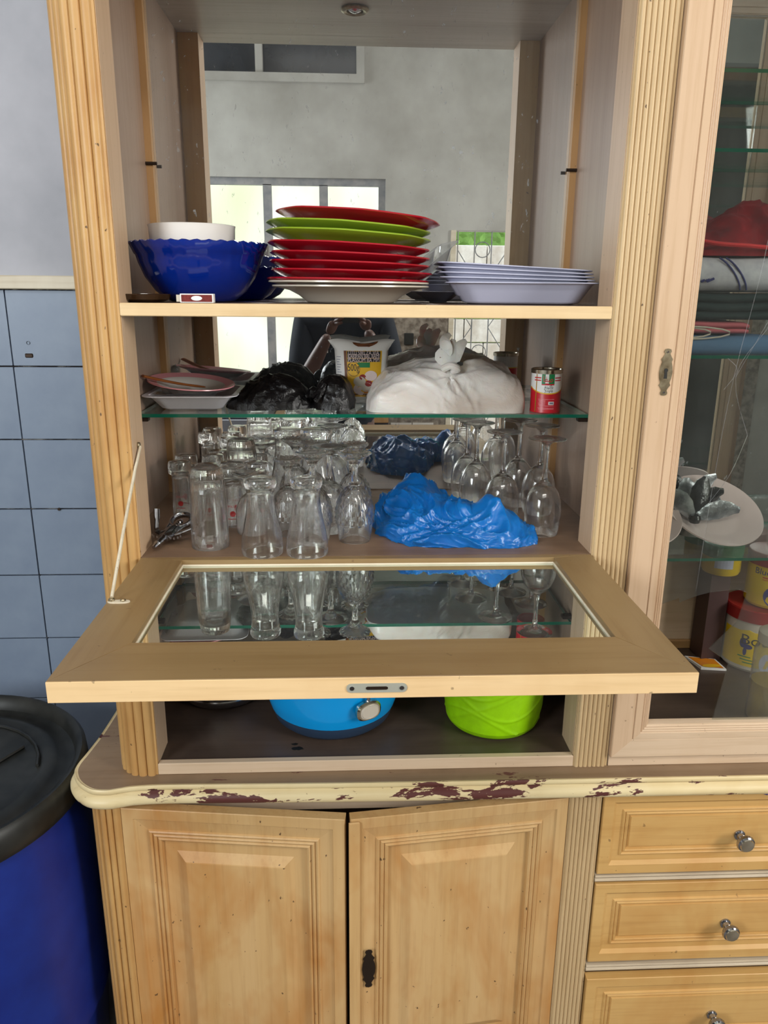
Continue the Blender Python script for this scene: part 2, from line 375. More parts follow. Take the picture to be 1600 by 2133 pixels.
def disc(mb, fn, cu, cv, ru, rv, m=0, n=20):
    mb.add([fn(cu + ru * cos(2 * pi * k / n), cv + rv * sin(2 * pi * k / n)) for k in range(n)], [tuple(range(n))], m)

# ------------------------------------------------------------------ measures of the wall unit
WD, S, T, D = 0.76, 0.047, 0.075, 0.448          # opening, set-back of sides, post depth, mirror
ZS, ZG, ZD, ZF, Z0, ZT = -0.0212, -0.2235, -0.4303, -0.828, -0.8465, 0.573
FLOOR = -1.60; WALLY = 0.462

# ------------------------------------------------------------------ room: the wall the unit stands against
wall = MB().box(-2.0, 3.6, WALLY + .008, WALLY + .12, -0.002, 1.95).build('wall_back', M['wall']); tag(wall, kind='structure')
g = MB().box(-2.0, 3.6, WALLY + .006, WALLY + .12, FLOOR, -0.002).build('grout_bed', M['grout'], wall)
tm = None
px_, pz_ = 0.1555, 0.1572
for i in range(7):
    for j in range(10):
        x = -0.3615 + px_ * (i - 4); z = -0.0035 - pz_ * (j + 1)
        if tm is None:
            tm = MB().cbox(0, px_ - .0030, -.0075, .002, 0, pz_ - .0030, .0008).build('tile', M['tile'], wall, world=False)
            o = tm
        else:
            o = tm.copy(); COL.objects.link(o); o.parent = wall
        o.location = Vector((x + .001, WALLY + .006 + random.uniform(-.0006, .0006), z + .001)) - wall.location
rail = MB().cbox(-2.0, -0.02, WALLY - .014, WALLY + .010, -0.0035, 0.0235, .002).build('trim_1', M['rail']); tag(rail, kind='structure')
# wall hooks left in the tiles: a hole and a torn plug
MB().lathe([(0, 0), (.0035, 0), (.0035, .002)], (0, 0, 0), 12).xf(Matrix.Translation((-.325, WALLY - .0015, -.112)) @ Matrix.Rotation(R_(90), 4, 'X')).build('screw_hole', M['iron'], wall)
MB().box(-.335, -.318, WALLY - .0035, WALLY, -.143, -.134).build('torn_wall_plug', M['iron'], wall, bev=.002)
MB().lathe([(0, 0), (.0032, 0), (.0032, .003), (0, .003)], (0, 0, 0), 12).xf(Matrix.Translation((-.30, WALLY - .0015, -.4755)) @ Matrix.Rotation(R_(90), 4, 'X')).build('screw_hole', M['iron'], wall)
tag(MB().box(-2.0, 3.6, -3.5, WALLY + .12, FLOOR - .05, FLOOR).build('floor', M['roomfloor']), kind='structure')
tag(MB().box(-2.0, 3.6, -3.5, WALLY + .12, 1.80, 1.85).build('ceiling', M['roomceil']), kind='structure')

# ------------------------------------------------------------------ upper unit, left bay
unit = thing('display_unit', (0.80, 0.2, Z0), 'tall cream wall unit with fluted posts and mirrored bay, standing on the counter top', 'cabinet')
ztop = 0.66
outer = catmull([(-.074, T + .03), (-.0735, .058), (-.066, .026), (-.048, .006), (-.032, 0.0)], 6)
pl = reeds(outer + [(-.004, 0)], 10, .0055, 8) + [(0, 0.0), (0, T), (-.052, T), (-.052, T + .03)]
MB().prism(pl, Z0, ztop).build('fluted_post', M['post'], unit, smooth=True, ang=50)
pr = [(WD, T), (WD, 0.0)] + reeds([(WD + .002, 0), (WD + .060, 0)], 7, .0038, 8) + [(WD + .064, 0), (WD + .064, T)]
MB().prism(pr, Z0, ztop).build('fluted_post', M['post_pale'], unit, smooth=True, ang=50)
for a_, b_ in ((0, .0008), (WD - .0008, WD)):
    MB().box(a_, b_, .004, T, ZF, ZT).build('post_lining', M['stile'], unit)
MB().box(-.066, -S, T, WALLY - .012, Z0, ztop).build('side_panel', M['inner'], unit)
MB().box(WD + S, WD + .064, T, WALLY - .012, Z0, ztop).build('side_panel', M['inner'], unit)
MB().box(-S, WD + S, D + .004, WALLY - .012, Z0, ztop).build('back_panel', M['inner'], unit)
mir = MB().box(-S + .001, WD + S - .001, D, D + .0035, ZD + .002, ZT - .002).build('mirror_pane', M['mirror'], unit)
tag(mir, 'spotted mirror lining the back of the open bay')
for sx in (0, 1):
    x0 = -S if sx == 0 else WD + S - .013
    for a, b in ((ZS + .002, ZT), (ZG + .004, ZS - .022), (ZD, ZG - .009)):
        MB().cbox(x0, x0 + .013, D - .017, D - .0005, a, b, .001).build('batten', M['batten'], unit)
for sx in (0, 1):
    x = -S + .010 if sx == 0 else WD + S - .010
    MB().tube([(x - .012, D - .020, 0.235), (x + .012, D - .020, 0.235)], .0032, 8).build('shelf_pin', M['iron'], unit)
    xb = -S if sx == 0 else WD + S
    MB().cbox(min(xb, xb + (.02 if sx == 0 else -.02)), max(xb, xb + (.02 if sx == 0 else -.02)), .222, .236, ZG - .016, ZG - .0075, .0015).build('shelf_pin', M['iron'], unit)
MB().box(-S, WD + S, T, D, ZT, ZT + .018).box(0, WD, 0, T + .001, ZT, ZT + .018).build('top_panel', M['ceil'], unit)
dl = MB().lathe([(.030, -.002), (.030, -.005), (.024, -.008), (.018, -.006), (.017, .004), (0, .004)], (.365, .262, ZT), 28).build('downlight', M['brass'], unit, smooth=True)
MB().lathe([(0.0165, -.002), (.012, -.006), (.005, -.009), (0, -.0095)], (.365, .262, ZT), 20).build('lamp_face', M['steel'], dl, smooth=True)
MB().cbox(.0005, WD - .0005, 0.0, .012, ZS - .0195, ZS, .0012).build('shelf_lipping', M['shelf'], unit)
MB().box(-S, WD + S, T + .0005, D - .001, ZS - .018, ZS - .0005).box(.0005, WD - .0005, .012, T + .0005, ZS - .018, ZS - .0005).build('wooden_shelf', M['floorwood'], unit)
gs = MB()
gs.box(-S + .004, WD + S - .004, .213, D - .001, ZG - .0065, ZG)
gs.m = [0, 0, 1, 1, 1, 1]
gso = gs.build('glass_shelf', [M['shelfglass'], M['glassedge']], unit)
# boards
MB().box(-S, WD + S, T, D, ZD - .024, ZD).box(0, WD, .0025, T, ZD - .024, ZD).build('middle_board', M['floorwood'], unit)
MB().box(-S, WD + S, T, D + .004, Z0 + .0005, ZF).box(0, WD, .012, T, Z0 + .0005, ZF).build('bottom_board', M['darkfloor'], unit)
MB().cbox(.0005, WD - .0005, -.001, .013, Z0, ZF + .004, .0012).build('front_sill', M['stile_x'], unit)
rr_ = random.Random(3)
for cx, cy_, a, b in ((.249, .045, .011, .006), (.242, .060, .006, .003)):
    MB().prism([(cx + a * cos(t) * rr_.uniform(.7, 1.2), cy_ + b * sin(t) * rr_.uniform(.7, 1.2)) for t in [2 * pi * k / 14 for k in range(14)]], ZF - .001, ZF + .0006).build('tar_spot', M['blacklid'], unit)

# ------------------------------------------------------------------ drop door, open flat
LT = .0275
leafp = MB()
def frame_piece(mb, quad, z0, z1, c=.0012):
    cx = sum(p[0] for p in quad) / 4; cyy = sum(p[1] for p in quad) / 4
    sh = lambda k: [(p[0] + (c if p[0] < cx else -c) * k, p[1] + (c if p[1] < cyy else -c) * k) for p in quad]
    mb.loops([[(x, y, z0) for x, y in sh(1)], [(x, y, z0 + c) for x, y in sh(0)], [(x, y, z1 - c) for x, y in sh(0)], [(x, y, z1) for x, y in sh(1)]], True, True, True)
XA, XB, YA, YB = 0.001, WD - .001, -.4212, .0005
ia, ib, ya, yb = .0715, .692, -.323, -.0145
lf = MB(); frame_piece(lf, [(XA, YA), (XB, YA), (ib, ya), (ia, ya)], ZD - LT, ZD, .0006)
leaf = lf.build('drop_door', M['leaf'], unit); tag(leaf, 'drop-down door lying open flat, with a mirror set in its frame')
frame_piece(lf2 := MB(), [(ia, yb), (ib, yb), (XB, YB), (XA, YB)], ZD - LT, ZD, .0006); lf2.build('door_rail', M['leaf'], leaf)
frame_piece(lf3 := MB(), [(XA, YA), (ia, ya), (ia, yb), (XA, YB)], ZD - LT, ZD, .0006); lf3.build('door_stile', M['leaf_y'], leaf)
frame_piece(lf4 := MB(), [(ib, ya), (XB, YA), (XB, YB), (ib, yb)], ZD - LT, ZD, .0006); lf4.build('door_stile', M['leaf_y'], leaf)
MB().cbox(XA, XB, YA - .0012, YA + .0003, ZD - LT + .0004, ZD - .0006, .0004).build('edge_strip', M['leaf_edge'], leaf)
MB().box(ia - .004, ib + .004, ya - .004, yb + .004, ZD - .0145, ZD - .0105).build('mirror_pane', M['leafmirror'], leaf)
bd = MB()
for a in (((ia, ya), (ib, ya)), ((ib, ya), (ib, yb)), ((ib, yb), (ia, yb)), ((ia, yb), (ia, ya))):
    bd.tube([(a[0][0], a[0][1], ZD - .0095), (a[1][0], a[1][1], ZD - .0095)], .0022, 6)
bd.build('bead', M['rail'], leaf)
def stadium(cx, w, h, n=8):
    r = h / 2; pts = []
    for k in range(n + 1): a = -pi / 2 + pi * k / n; pts.append((cx + w / 2 - r + r * cos(a), r * sin(a)))
    for k in range(n + 1): a = pi / 2 + pi * k / n; pts.append((cx - w / 2 + r + r * cos(a), r * sin(a)))
    return pts
lockz = ZD - .0135; fY = lambda dy: (lambda x, y, z: (x, YA + dy - z, lockz + y))
lp = MB().prism(stadium(.378, .071, .0115), 0, .0022, 0, fY(0)).build('lock_plate', M['lockmetal'], leaf)
MB().prism(stadium(.378, .026, .004, 3), .0019, .0028, 0, fY(0)).build('bolt_slot', M['iron'], lp)
for x in (.349, .407):
    MB().prism([(x + .0028 * cos(t), .0028 * sin(t)) for t in [k * pi / 5 for k in range(10)]], .0019, .0030, 0, fY(0)).build('screw', M['steel'], lp)
    MB().box(x - .0022, x + .0022, YA - .0034, YA - .0029, lockz - .0004, lockz + .0004).build('screw_slot', M['iron'], lp)
# stay arm and its fittings
sy = MB().tube([(.005, .035, -.250), (.004, .000, -.278), (.0045, -.095, -.355), (.006, -.150, -.398), (.0075, -.186, ZD + .006)], [(.0022, .0036)] * 5, 8).build('stay_arm', M['rail'], leaf)
tag(sy, 'painted folding stay holding the left edge of the drop door')
MB().lathe([(0, .004), (.004, .004), (.005, .002), (.005, 0), (0, 0)], (0, 0, 0), 12).xf(Matrix.Translation((.001, .035, -.247)) @ Matrix.Rotation(R_(90), 4, 'Y')).build('pivot', M['brass'], sy)
MB().prism([(x * .016 + .018, y * .009 - .190) for x, y in stadium(0, 2, 1.2, 6)], ZD, ZD + .0016).build('stay_plate', M['rail'], leaf)
MB().lathe([(0, .0045), (.003, .0045), (.0045, .003), (.0045, 0)], (.0075, -.188, ZD + .001), 12).build('stay_screw', M['brass'], leaf)
MB().lathe([(0, .003), (.003, .003), (.004, .0015), (.004, 0)], (.024, -.189, ZD + .0014), 12).build('stay_screw', M['brass'], leaf)

# ------------------------------------------------------------------ upper unit, right (glass) bay
XR0, XR1 = .826, 1.62
MB().box(XR0 - .001, XR0 + .012, T, WALLY - .012, Z0, ztop).build('side_panel', M['inner'], unit)
MB().box(XR0 + .012, XR1, D + .004, WALLY - .012, Z0, ztop).build('back_panel', M['inner'], unit)
tag(MB().box(XR0 + .013, XR1, D, D + .0035, -.590, ztop).build('mirror_pane', M['mirror'], unit), 'mirror lining the upper back of the glass bay')
MB().box(XR0 + .012, XR1, .010, D + .004, Z0 + .0005, ZF).build('bottom_board', M['darkfloor'], unit)
MB().box(XR0 + .013, XR1, D + .0005, D + .0039, ZF, -.591).build('lower_back_panel', M['stile_x'], unit)
MB().cbox(XR0 + .012, XR1, D - .010, D + .0004, ZF, ZF + .022, .002).build('back_moulding', M['batten'], unit)
MB().cbox(XR0, XR1, -.002, .012, Z0, ZF + .0035, .0012).build('front_sill', M['stile_x'], unit)
def hshelf(z, y0):
    m_ = MB().box(XR0 + .014, XR1 - .02, y0, D - .001, z - .006, z); m_.m = [0, 0, 1, 1, 1, 1]
    return m_.build('glass_shelf', [M['shelfglass'], M['glassedge']], unit)
for z, y0 in ((-.511, .20), (-.111, .20), (.245, .22), (.37, .22)): hshelf(z, y0)
# glazed door: mitred frame with a moulded inner edge
prof = [(0, .022), (0, .0015), (.0015, 0), (.036, 0), (.0375, .0018), (.0385, -.0006), (.050, -.0006), (.0515, .0022), (.0535, .0008), (.0555, .0030), (.0575, .0016), (.0595, .0042), (.0615, .003), (.0635, .0062), (.0655, .0062), (.066, .014), (.066, .022)]
gx0, gx1, gz0, gz1 = .8255, 1.45, -.8225, .72
for nm, mt, sel in (('door_stile', 'stile', 0), ('door_rail', 'stile_x', 1)):
    for side in (0, 1):
        mb = MB(); Ls = []
        for i, d in prof:
            c = [(gx0 + i, d - .012, gz0 + i), (gx1 - i, d - .012, gz0 + i), (gx1 - i, d - .012, gz1 - i), (gx0 + i, d - .012, gz1 - i)]
            pick = {(0, 0): (0, 3), (0, 1): (1, 2), (1, 0): (0, 1), (1, 1): (3, 2)}[(sel, side)]
            Ls.append([c[pick[0]], c[pick[1]]])
        mb.loops(Ls, False, False, False)
        if (sel, side) == (0, 0):
            gdoor = mb.build('glass_door', M[mt], unit); tag(gdoor, 'closed door with a mitred pinkish frame and a broken dusty pane')
        else: mb.build(nm, M[mt], gdoor)
# broken pane
yP = .002
pane_out = [(.889, .66), (1.39, .66), (1.39, -.757), (1.015, -.757)]
jag = [(1.030, -.640), (.990, -.612), (1.035, -.560), (1.045, -.505), (1.030, -.4985), (1.008, -.5000), (.980, -.503), (.960, -.508), (.940, -.5155), (.926, -.5215), (.9245, -.5125), (.9215, -.5142), (.905, -.520), (.889, -.5265)]
pp = MB().prism(pane_out + jag, 0, .003, 0, lambda x, y, z: (x, yP + z, y)).build('broken_pane', M['dirtyglass'], gdoor)
tag(pp, 'dusty cracked glass pane with a jagged piece missing at the lower left')
cr = MB()
for pts in ([(1.008, .30), (.992, .05), (.969, -.13), (.958, -.30), (.952, -.50)], [(1.02, .30), (1.028, .05), (1.040, .02)], [(1.065, .02), (1.012, -.055), (.972, -.13), (1.005, -.225)], [(.972, -.13), (1.06, .06)], [(1.005, -.225), (.985, -.29), (.955, -.34)], [(.955, -.10), (.972, -.115), (.969, -.13), (.955, -.15)]):
    cr.tube([(x, yP - .0003, z) for x, z in catmull(pts, 4)], .00045, 4)
cr.build('glass_crack', M['clearplastic'], pp)
# keyhole plate
def escutcheon(name, cx, cz, y, h, mat, parent):
    k = h / 2; half = [(0, 1), (.12, .97), (.16, .88), (.11, .78), (.17, .66), (.25, .55), (.20, .44), (.26, .25), (.29, 0), (.26, -.25), (.20, -.44), (.25, -.55), (.17, -.66), (.11, -.78), (.16, -.88), (.12, -.97), (0, -1)]
    poly = [(cx + a * k, cz + b * k) for a, b in half] + [(cx - a * k, cz + b * k) for a, b in reversed(half[1:-1])]
    f = lambda x, z, t: (x, y - t, z)
    e = MB().prism(poly, 0, .0014, 0, f).build(name, mat, parent)
    kh = [(cx + .0032 * cos(t), cz + .003 + .0032 * sin(t)) for t in [R_(-50 + 28 * i) for i in range(11)]] + [(cx - .0026, cz - .010), (cx + .0026, cz - .010)]
    MB().prism(kh, .0012, .0019, 0, f).build('keyhole', M['blacklid'], e)
    for q in (-1, 1): MB().prism([(cx + .0018 * cos(t), cz + q * k * .86 + .0018 * sin(t)) for t in [i * pi / 4 for i in range(8)]], .0012, .0024, 0, f).build('pin', M['steel'], e)
    return e
escutcheon('keyhole_plate', .850, -.121, -.012, .074, M['brass'], gdoor)

# ------------------------------------------------------------------ lower cabinet
BY = -.028
base = thing('base_cabinet', (0.75, 0.2, FLOOR), 'cream stained base cabinet with panelled double doors and a stack of drawers', 'cabinet')
B0, B1 = FLOOR, Z0 - .036
bl = catmull([(-.122, .06), (-.1225, .02), (-.118, -.006), (-.108, -.021), (-.094, BY)], 6)
MB().prism(reeds(bl + [(-.068, BY)], 11, .0050, 8) + [(-.066, BY + .001), (-.066, .06)], B0, B1).build('fluted_post', M['post'], base, smooth=True, ang=50)
MB().prism([(.750, .06), (.750, BY)] + reeds([(.752, BY), (.808, BY)], 7, .0036, 8) + [(.811, BY), (.811, .06)], B0, B1).build('fluted_post', M['post_pale'], base, smooth=True, ang=50)
MB().box(-.120, -.104, .06, WALLY - .012, B0, B1).build('side_panel', M['inner'], base)
MB().box(-.104, 1.60, WALLY - .022, WALLY - .012, B0, B1).build('back_panel', M['inner'], base)
MB().box(-.066, .75, .0, .012, B1 - .045, B1).build('carcass_rail', M['stile_x'], base)
MB().box(-.066, .75, 0.0, .012, B0, B0 + .08).build('plinth', M['stile_x'], base)
MB().box(.811, 1.60, BY + .018, BY + .03, B0, B1).build('drawer_carcass', M['inner'], base)
DP = [(0, .020), (0, .0012), (.0014, 0), (.021, 0), (.0235, .0030), (.046, .0062), (.0475, .0035), (.0500, .0020), (.0525, .0035), (.0540, .0064), (.0555, .0042), (.0580, .0028), (.0605, .0044), (.0620, .0074), (.0635, .0052), (.0660, .0040), (.0690, .0056), (.0705, .0125), (.094, .0125), (.1115, .0035), (.1135, .0030)]
def panel_door(x0, x1, z0, z1, hinge_left, ang, label):
    w = x1 - x0
    mb = MB(); h = z1 - z0
    if hinge_left: mb.ring(0, w, 0, h, DP)
    else: mb.ring(-w, 0, 0, h, DP)
    a, b = (0, w) if hinge_left else (-w, 0)
    mb.add([(a, .020, 0), (b, .020, 0), (b, .020, h), (a, .020, h)], [(0, 1, 2, 3)])
    o = mb.build('cabinet_door', M['door'], base, world=False)
    o.location = Vector((x0 if hinge_left else x1, BY, z0)) - base.location
    o.rotation_euler = (0, 0, -ang if hinge_left else ang); tag(o, label); return o
zt_ = B1 - .013
dl_ = panel_door(-.0655, .3395, FLOOR + .085, zt_, True, R_(6.5), 'left raised-panel door standing slightly ajar')
dr_ = panel_door(.3445, .7495, FLOOR + .085, zt_, False, R_(6.5), 'right raised-panel door with a dark keyhole plate, slightly ajar')
# closing strip on the meeting edge of the right door
dz = zt_ - (FLOOR + .085)
ms = MB().cbox(-.4085, -.389, -.0050, .0, 0.0, dz - .004, .0018).build('meeting_strip', M['door'], dr_, world=False)
e = escutcheon('keyhole_plate', 0, 0, 0, .088, M['iron'], dr_)
def to_local(o, par, loc):
    # geometry was stored relative to the parent's world location; place it in the rotated parent's own space
    q = par; off = Vector((0, 0, 0))
    while q is not None: off += q.location; q = q.parent
    for me in [o.data]:
        for v in me.vertices: v.co += off
    o.location = loc
to_local(e, dr_, (-.372, -.0008, -1.228 - (FLOOR + .085)))
DR = [(0, .018), (0, .0012), (.0012, 0), (.020, 0), (.0265, .0055), (.0390, .0058), (.0402, .0036), (.0422, .0026), (.0442, .0040), (.0455, .0066), (.0470, .0046), (.0490, .0036), (.0510, .0050), (.0525, .0088), (.0560, .0088), (.0570, .0060), (.0580, .0058)]
for k, (z0, z1, yo, lab) in enumerate(((-1.063, -.884, 0, 'top drawer with a torn blue sticker on its upper edge'), (-1.272, -1.087, 0, 'middle drawer'), (-1.500, -1.311, -.004, 'bottom drawer in view, sitting a little proud'))):
    d = MB().ring(.8145, 1.352, z0, z1, DR, BY - .004 + yo).build('drawer', M['drawer'], base); tag(d, lab)
    kz = (z0 + z1) / 2 - .012; kx = 1.083
    kb = MB().lathe([(.0105, 0), (.0105, .003), (.0070, .005), (.0065, .012), (.0090, .016), (.0150, .020), (.0172, .0245), (.0160, .0290), (.0135, .0310)], (0, 0, 0), 24, None, 0, False, True).xf(Matrix.Translation((kx, BY + .0018 + yo, kz)) @ Matrix.Rotation(R_(90), 4, 'X')).build('knob', M['chrome'], d, smooth=True)
    MB().lathe([(.0135, .0305), (.0122, .0330), (.006, .0342), (0, .0344)], (0, 0, 0), 24).xf(Matrix.Translation((kx, BY + .0018 + yo, kz)) @ Matrix.Rotation(R_(90), 4, 'X')).build('knob_face', M['silverplastic'], kb, smooth=True)
    if k == 0:
        MB().prism([(1.098, -.8848), (1.124, -.8848), (1.121, -.895), (1.112, -.892)], 0, .0005, 0, lambda x, z, t: (x, BY - .0042 - t, z)).build('torn_sticker', M['navyprint'], d)
for z in (-1.084, -1.298):
    mp = MB(); z1_ = z + .018
    prf = [(BY + .018, z), (BY + .002, z), (BY - .002, z + .002), (BY - .0035, z + .005), (BY - .002, z + .008), (BY + .001, z + .0095), (BY - .002, z + .011), (BY - .0035, z + .0135), (BY - .002, z + .0165), (BY + .018, z + .0175)]
    mp.loops([[(.8125, y, zz) for y, zz in prf], [(1.60, y, zz) for y, zz in prf]], True, True, True).build('reeded_rail', M['greyrail'], base, smooth=True, ang=50)
MB().box(.8125, 1.60, BY - .001, BY + .012, B1 - .006, B1).build('top_rail', M['stile_x'], base)

# counter top with ogee edge
plan = [(1.62, -.045), (1.2, -.043), (.7, -.041), (.37, -.039), (.146, -.035), (.05, -.033), (0, -.033), (-.039, -.036), (-.060, -.041), (-.080, -.045), (-.108, -.040), (-.136, -.017), (-.152, .012), (-.155, .036), (-.151, .064), (-.1465, .098), (-.142, .14), (-.137, .24), (-.134, .34), (-.134, WALLY - .012)]
pc = catmull(plan, 8)
def offset_line(P, d):
    out = []
    for i, p in enumerate(P):
        a = P[max(0, i - 1)]; b = P[min(len(P) - 1, i + 1)]; dx, dy = b[0] - a[0], b[1] - a[1]; L = hypot(dx, dy) or 1
        out.append((p[0] + (-dy / L) * d, p[1] + (dx / L) * d))
    return out
# direction runs right -> left, so the left-hand normal (-dy, dx) points to -Y (outside)
cprof = [(-.004, 0), (-.001, .0), (.0005, .0012), (.0022, -.001), (.0030, -.0045), (.0015, -.008), (-.001, -.0095), (.0000, -.0105), (.0035, -.0125), (.0080, -.016), (.0108, -.0205), (.0115, -.0255), (.0098, -.0305), (.0055, -.034), (-.002, -.0355), (-.02, -.036)]
Ls = [[(x, y, Z0 + z) for x, y in offset_line(pc, o_)] for o_, z in cprof]
ct = MB(); ct.loops(Ls, False, False, False)
back = [(1.62, WALLY - .012)]
ct2 = MB(); topc = offset_line(pc, -.004)
ct2.add([(x, y, Z0) for x, y in topc] + [(1.62, WALLY - .012, Z0)], [tuple(range(len(topc) + 1))])
botc = offset_line(pc, -.02)
ct2.add([(x, y, Z0 - .036) for x, y in botc] + [(1.62, WALLY - .012, Z0 - .036)], [tuple(range(len(topc) + 1))])
cto = ct2.build('counter_top', M['counter'], None, origin=(.7, .2, Z0 - .036)); tag(cto, 'worn brown counter top with a chipped cream moulded edge on the base cabinet', 'counter top')
mo = ct.build('moulded_edge', M['mould'], cto, smooth=True, ang=40); tag(mo, 'cream ogee edge with flaking paint')

# ------------------------------------------------------------------ the rest of the kitchen (seen in the mirrors)
RY = -3.30
def holed_wall(xs, zs, holes, y0, y1):
    mb = MB()
    for a, b in zip(xs, xs[1:]):
        for c, d in zip(zs, zs[1:]):
            cx, cz = (a + b) / 2, (c + d) / 2
            if not any(h[0] < cx < h[1] and h[2] < cz < h[3] for h in holes): mb.box(a, b, y0, y1, c, d)
    return mb
holes = [(-.60, .60, -.60, .70), (-1.6, .46, 1.255, 1.66), (1.04, 1.60, FLOOR, .39), (2.10, 3.06, FLOOR, 1.10), (2.10, 3.06, 1.16, 1.42)]
wf = holed_wall([-2.0, -1.6, -.60, .46, .60, 1.04, 1.60, 2.10, 3.06, 3.6], [FLOOR, -.60, .39, .70, 1.10, 1.16, 1.255, 1.42, 1.66, 1.80], holes, RY - .14, RY).build('wall_far', M['concrete']); tag(wf, kind='structure')
MB().box(.605, 1.035, RY, RY + .012, -1.0, .16).build('bare_render', M['rough'], wf)
wl = MB().box(-2.05, -2.0, -3.44, WALLY + .12, FLOOR, 1.8).build('wall_left', M['concrete']); tag(wl, kind='structure')
wr = MB().box(3.6, 3.65, -3.44, WALLY + .12, FLOOR, 1.8).build('wall_right', M['concrete']); tag(wr, kind='structure')
def frame_rect(mb, x0, x1, z0, z1, w, y0, y1):
    mb.box(x0, x0 + w, y0, y1, z0, z1).box(x1 - w, x1, y0, y1, z0, z1).box(x0 + w, x1 - w, y0, y1, z0, z0 + w).box(x0 + w, x1 - w, y0, y1, z1 - w, z1)
w1_ = thing('window_1', (0, RY - .07, -.60), None, None); tag(w1_, kind='structure')
fm = MB(); frame_rect(fm, -.60, .60, -.60, .70, .045, RY - .09, RY - .02)
for x in (-.175, .193): fm.box(x - .028, x + .028, RY - .09, RY - .02, -.56, .66)
tag(fm.build('window_frame', M['frame'], w1_), kind='stuff')
for a, b in ((-.555, -.203), (-.147, .165), (.221, .555)):
    MB().cbox(a, b, RY - .06, RY - .05, -.555, .655, .002).build('pane', M['litpane'], w1_)
w2_ = thing('window_2', (0, RY - .07, 1.255), None, None); tag(w2_, kind='structure')
fm = MB(); frame_rect(fm, -1.6, .46, 1.255, 1.66, .05, RY - .10, RY + .02)
for x in (-.2, -.85): fm.box(x - .022, x + .022, RY - .10, RY + .01, 1.30, 1.61)
tag(fm.build('window_frame', M['concrete'], w2_), kind='stuff')
for a, b in ((-1.55, -.872), (-.828, -.222), (-.178, .41)): MB().cbox(a, b, RY - .06, RY - .05, 1.305, 1.61, .002).build('pane', M['darkpane'], w2_)
for nm, x, yy in (('added_window_left', -1.995, -2.45), ('added_window_right', 3.595, -1.85)):  # glowing windows added behind the side fill lights
    w_ = thing(nm, (x, yy, -.1), None, None); tag(w_, kind='structure'); sg = 1 if x < 0 else -1
    MB().box(min(x, x + .02 * sg), max(x, x + .02 * sg), yy - .8, yy + .8, -.1, 1.2).build('pane', M['litpane'], w_)
    for z in (-.13, 1.2): MB().box(min(x, x + .05 * sg), max(x, x + .05 * sg), yy - .84, yy + .84, z, z + .03).build('window_frame', M['frame'], w_)
d1 = thing('door_1', (1.32, RY, FLOOR), None, None); tag(d1, kind='structure')
MB().box(1.04, 1.075, RY - .12, RY + .01, FLOOR, .39).build('door_jamb', M['rail'], d1)
MB().box(1.565, 1.60, RY - .12, RY + .01, FLOOR, .39).build('door_jamb', M['rail'], d1)
for k in range(5): MB().tube([(1.09 + .115 * k, RY - .02, FLOOR + .02), (1.09 + .115 * k, RY - .02, .385)], .0045, 6).build('grille_bar', M['frame'], d1)
for k in range(6):
    zc = .1 - k * .34
    MB().tube([(1.09, RY - .03, zc + .17), (1.205, RY - .03, zc), (1.09, RY - .03, zc - .17)], .0035, 5).build('grille_bar', M['frame'], d1)
    MB().tube([(1.435, RY - .03, zc + .17), (1.32, RY - .03, zc), (1.435, RY - .03, zc - .17)], .0035, 5).build('grille_bar', M['frame'], d1)
    MB().tube([(1.262 + .05 * cos(t), RY - .03, zc + .17 + .05 * sin(t)) for t in [i * pi / 8 for i in range(17)]], .0035, 5).build('grille_ring', M['frame'], d1)
d2 = thing('door_2', (2.2, RY, FLOOR), None, None); tag(d2, kind='structure')
MB().box(2.10, 3.06, RY - .12, RY - .10, FLOOR, 1.45).build('doorway_shade_sheet', M['doorshade'], d2)  # dark sheet across the open doorway stands in for the shade behind
MB().box(3.06, 3.15, RY, RY + .02, FLOOR, 1.46).build('door_jamb', M['batten'], d2)
MB().box(3.15, 3.27, RY, RY + .012, FLOOR, 1.46).build('door_trim', M['rough'], d2)
MB().box(2.01, 2.10, RY, RY + .02, FLOOR, 1.46).build('door_jamb', M['batten'], d2)
MB().box(2.10, 3.06, RY, RY + .02, 1.10, 1.16).build('door_lintel', M['batten'], d2)
# outside the doorway
def blocks():
    root = thing('garden_wall', (1.2, -5.6, FLOOR), 'sunlit pale block wall outside the doorway, seen through the grille', 'wall'); bm_ = None
    for r in range(9):
        for c in range(9):
            if bm_ is None: bm_ = o = MB().cbox(0, .385, 0, .14, 0, .215, .006).build('block', M['blockwall'], root, world=False)
            else: o = bm_.copy(); COL.objects.link(o); o.parent = root
            o.location = (-1.9 + .395 * c + (.2 if r % 2 else 0), 0, r * .225)
blocks()
hd = MB(); rr_ = random.Random(5)
for i in range(1500):
    x, z, y = rr_.uniform(-.8, 3.2), rr_.uniform(-.1, 1.6), -6.6 + rr_.uniform(-.3, .3); a = rr_.uniform(0, pi); s1 = rr_.uniform(.03, .08)
    hd.add([(x, y, z), (x + s1 * cos(a), y + .02, z + s1 * sin(a)), (x + s1 * 1.8 * cos(a + .4), y, z + 1.8 * s1 * sin(a + .4)), (x + s1 * cos(a + .9), y - .02, z + s1 * sin(a + .9))], [(0, 1, 2, 3)])
hd.box(-.8, 3.2, -7.2, -6.9, FLOOR, 1.5)
tag(hd.build('hedge', M['leafgreen']), 'bright green hedge above the pale block wall outside', 'hedge', None, 'stuff')
tag(MB().box(-3, 5, -9, -3.5, FLOOR - .04, FLOOR).build('trim_2', M['blockwall']), kind='structure')
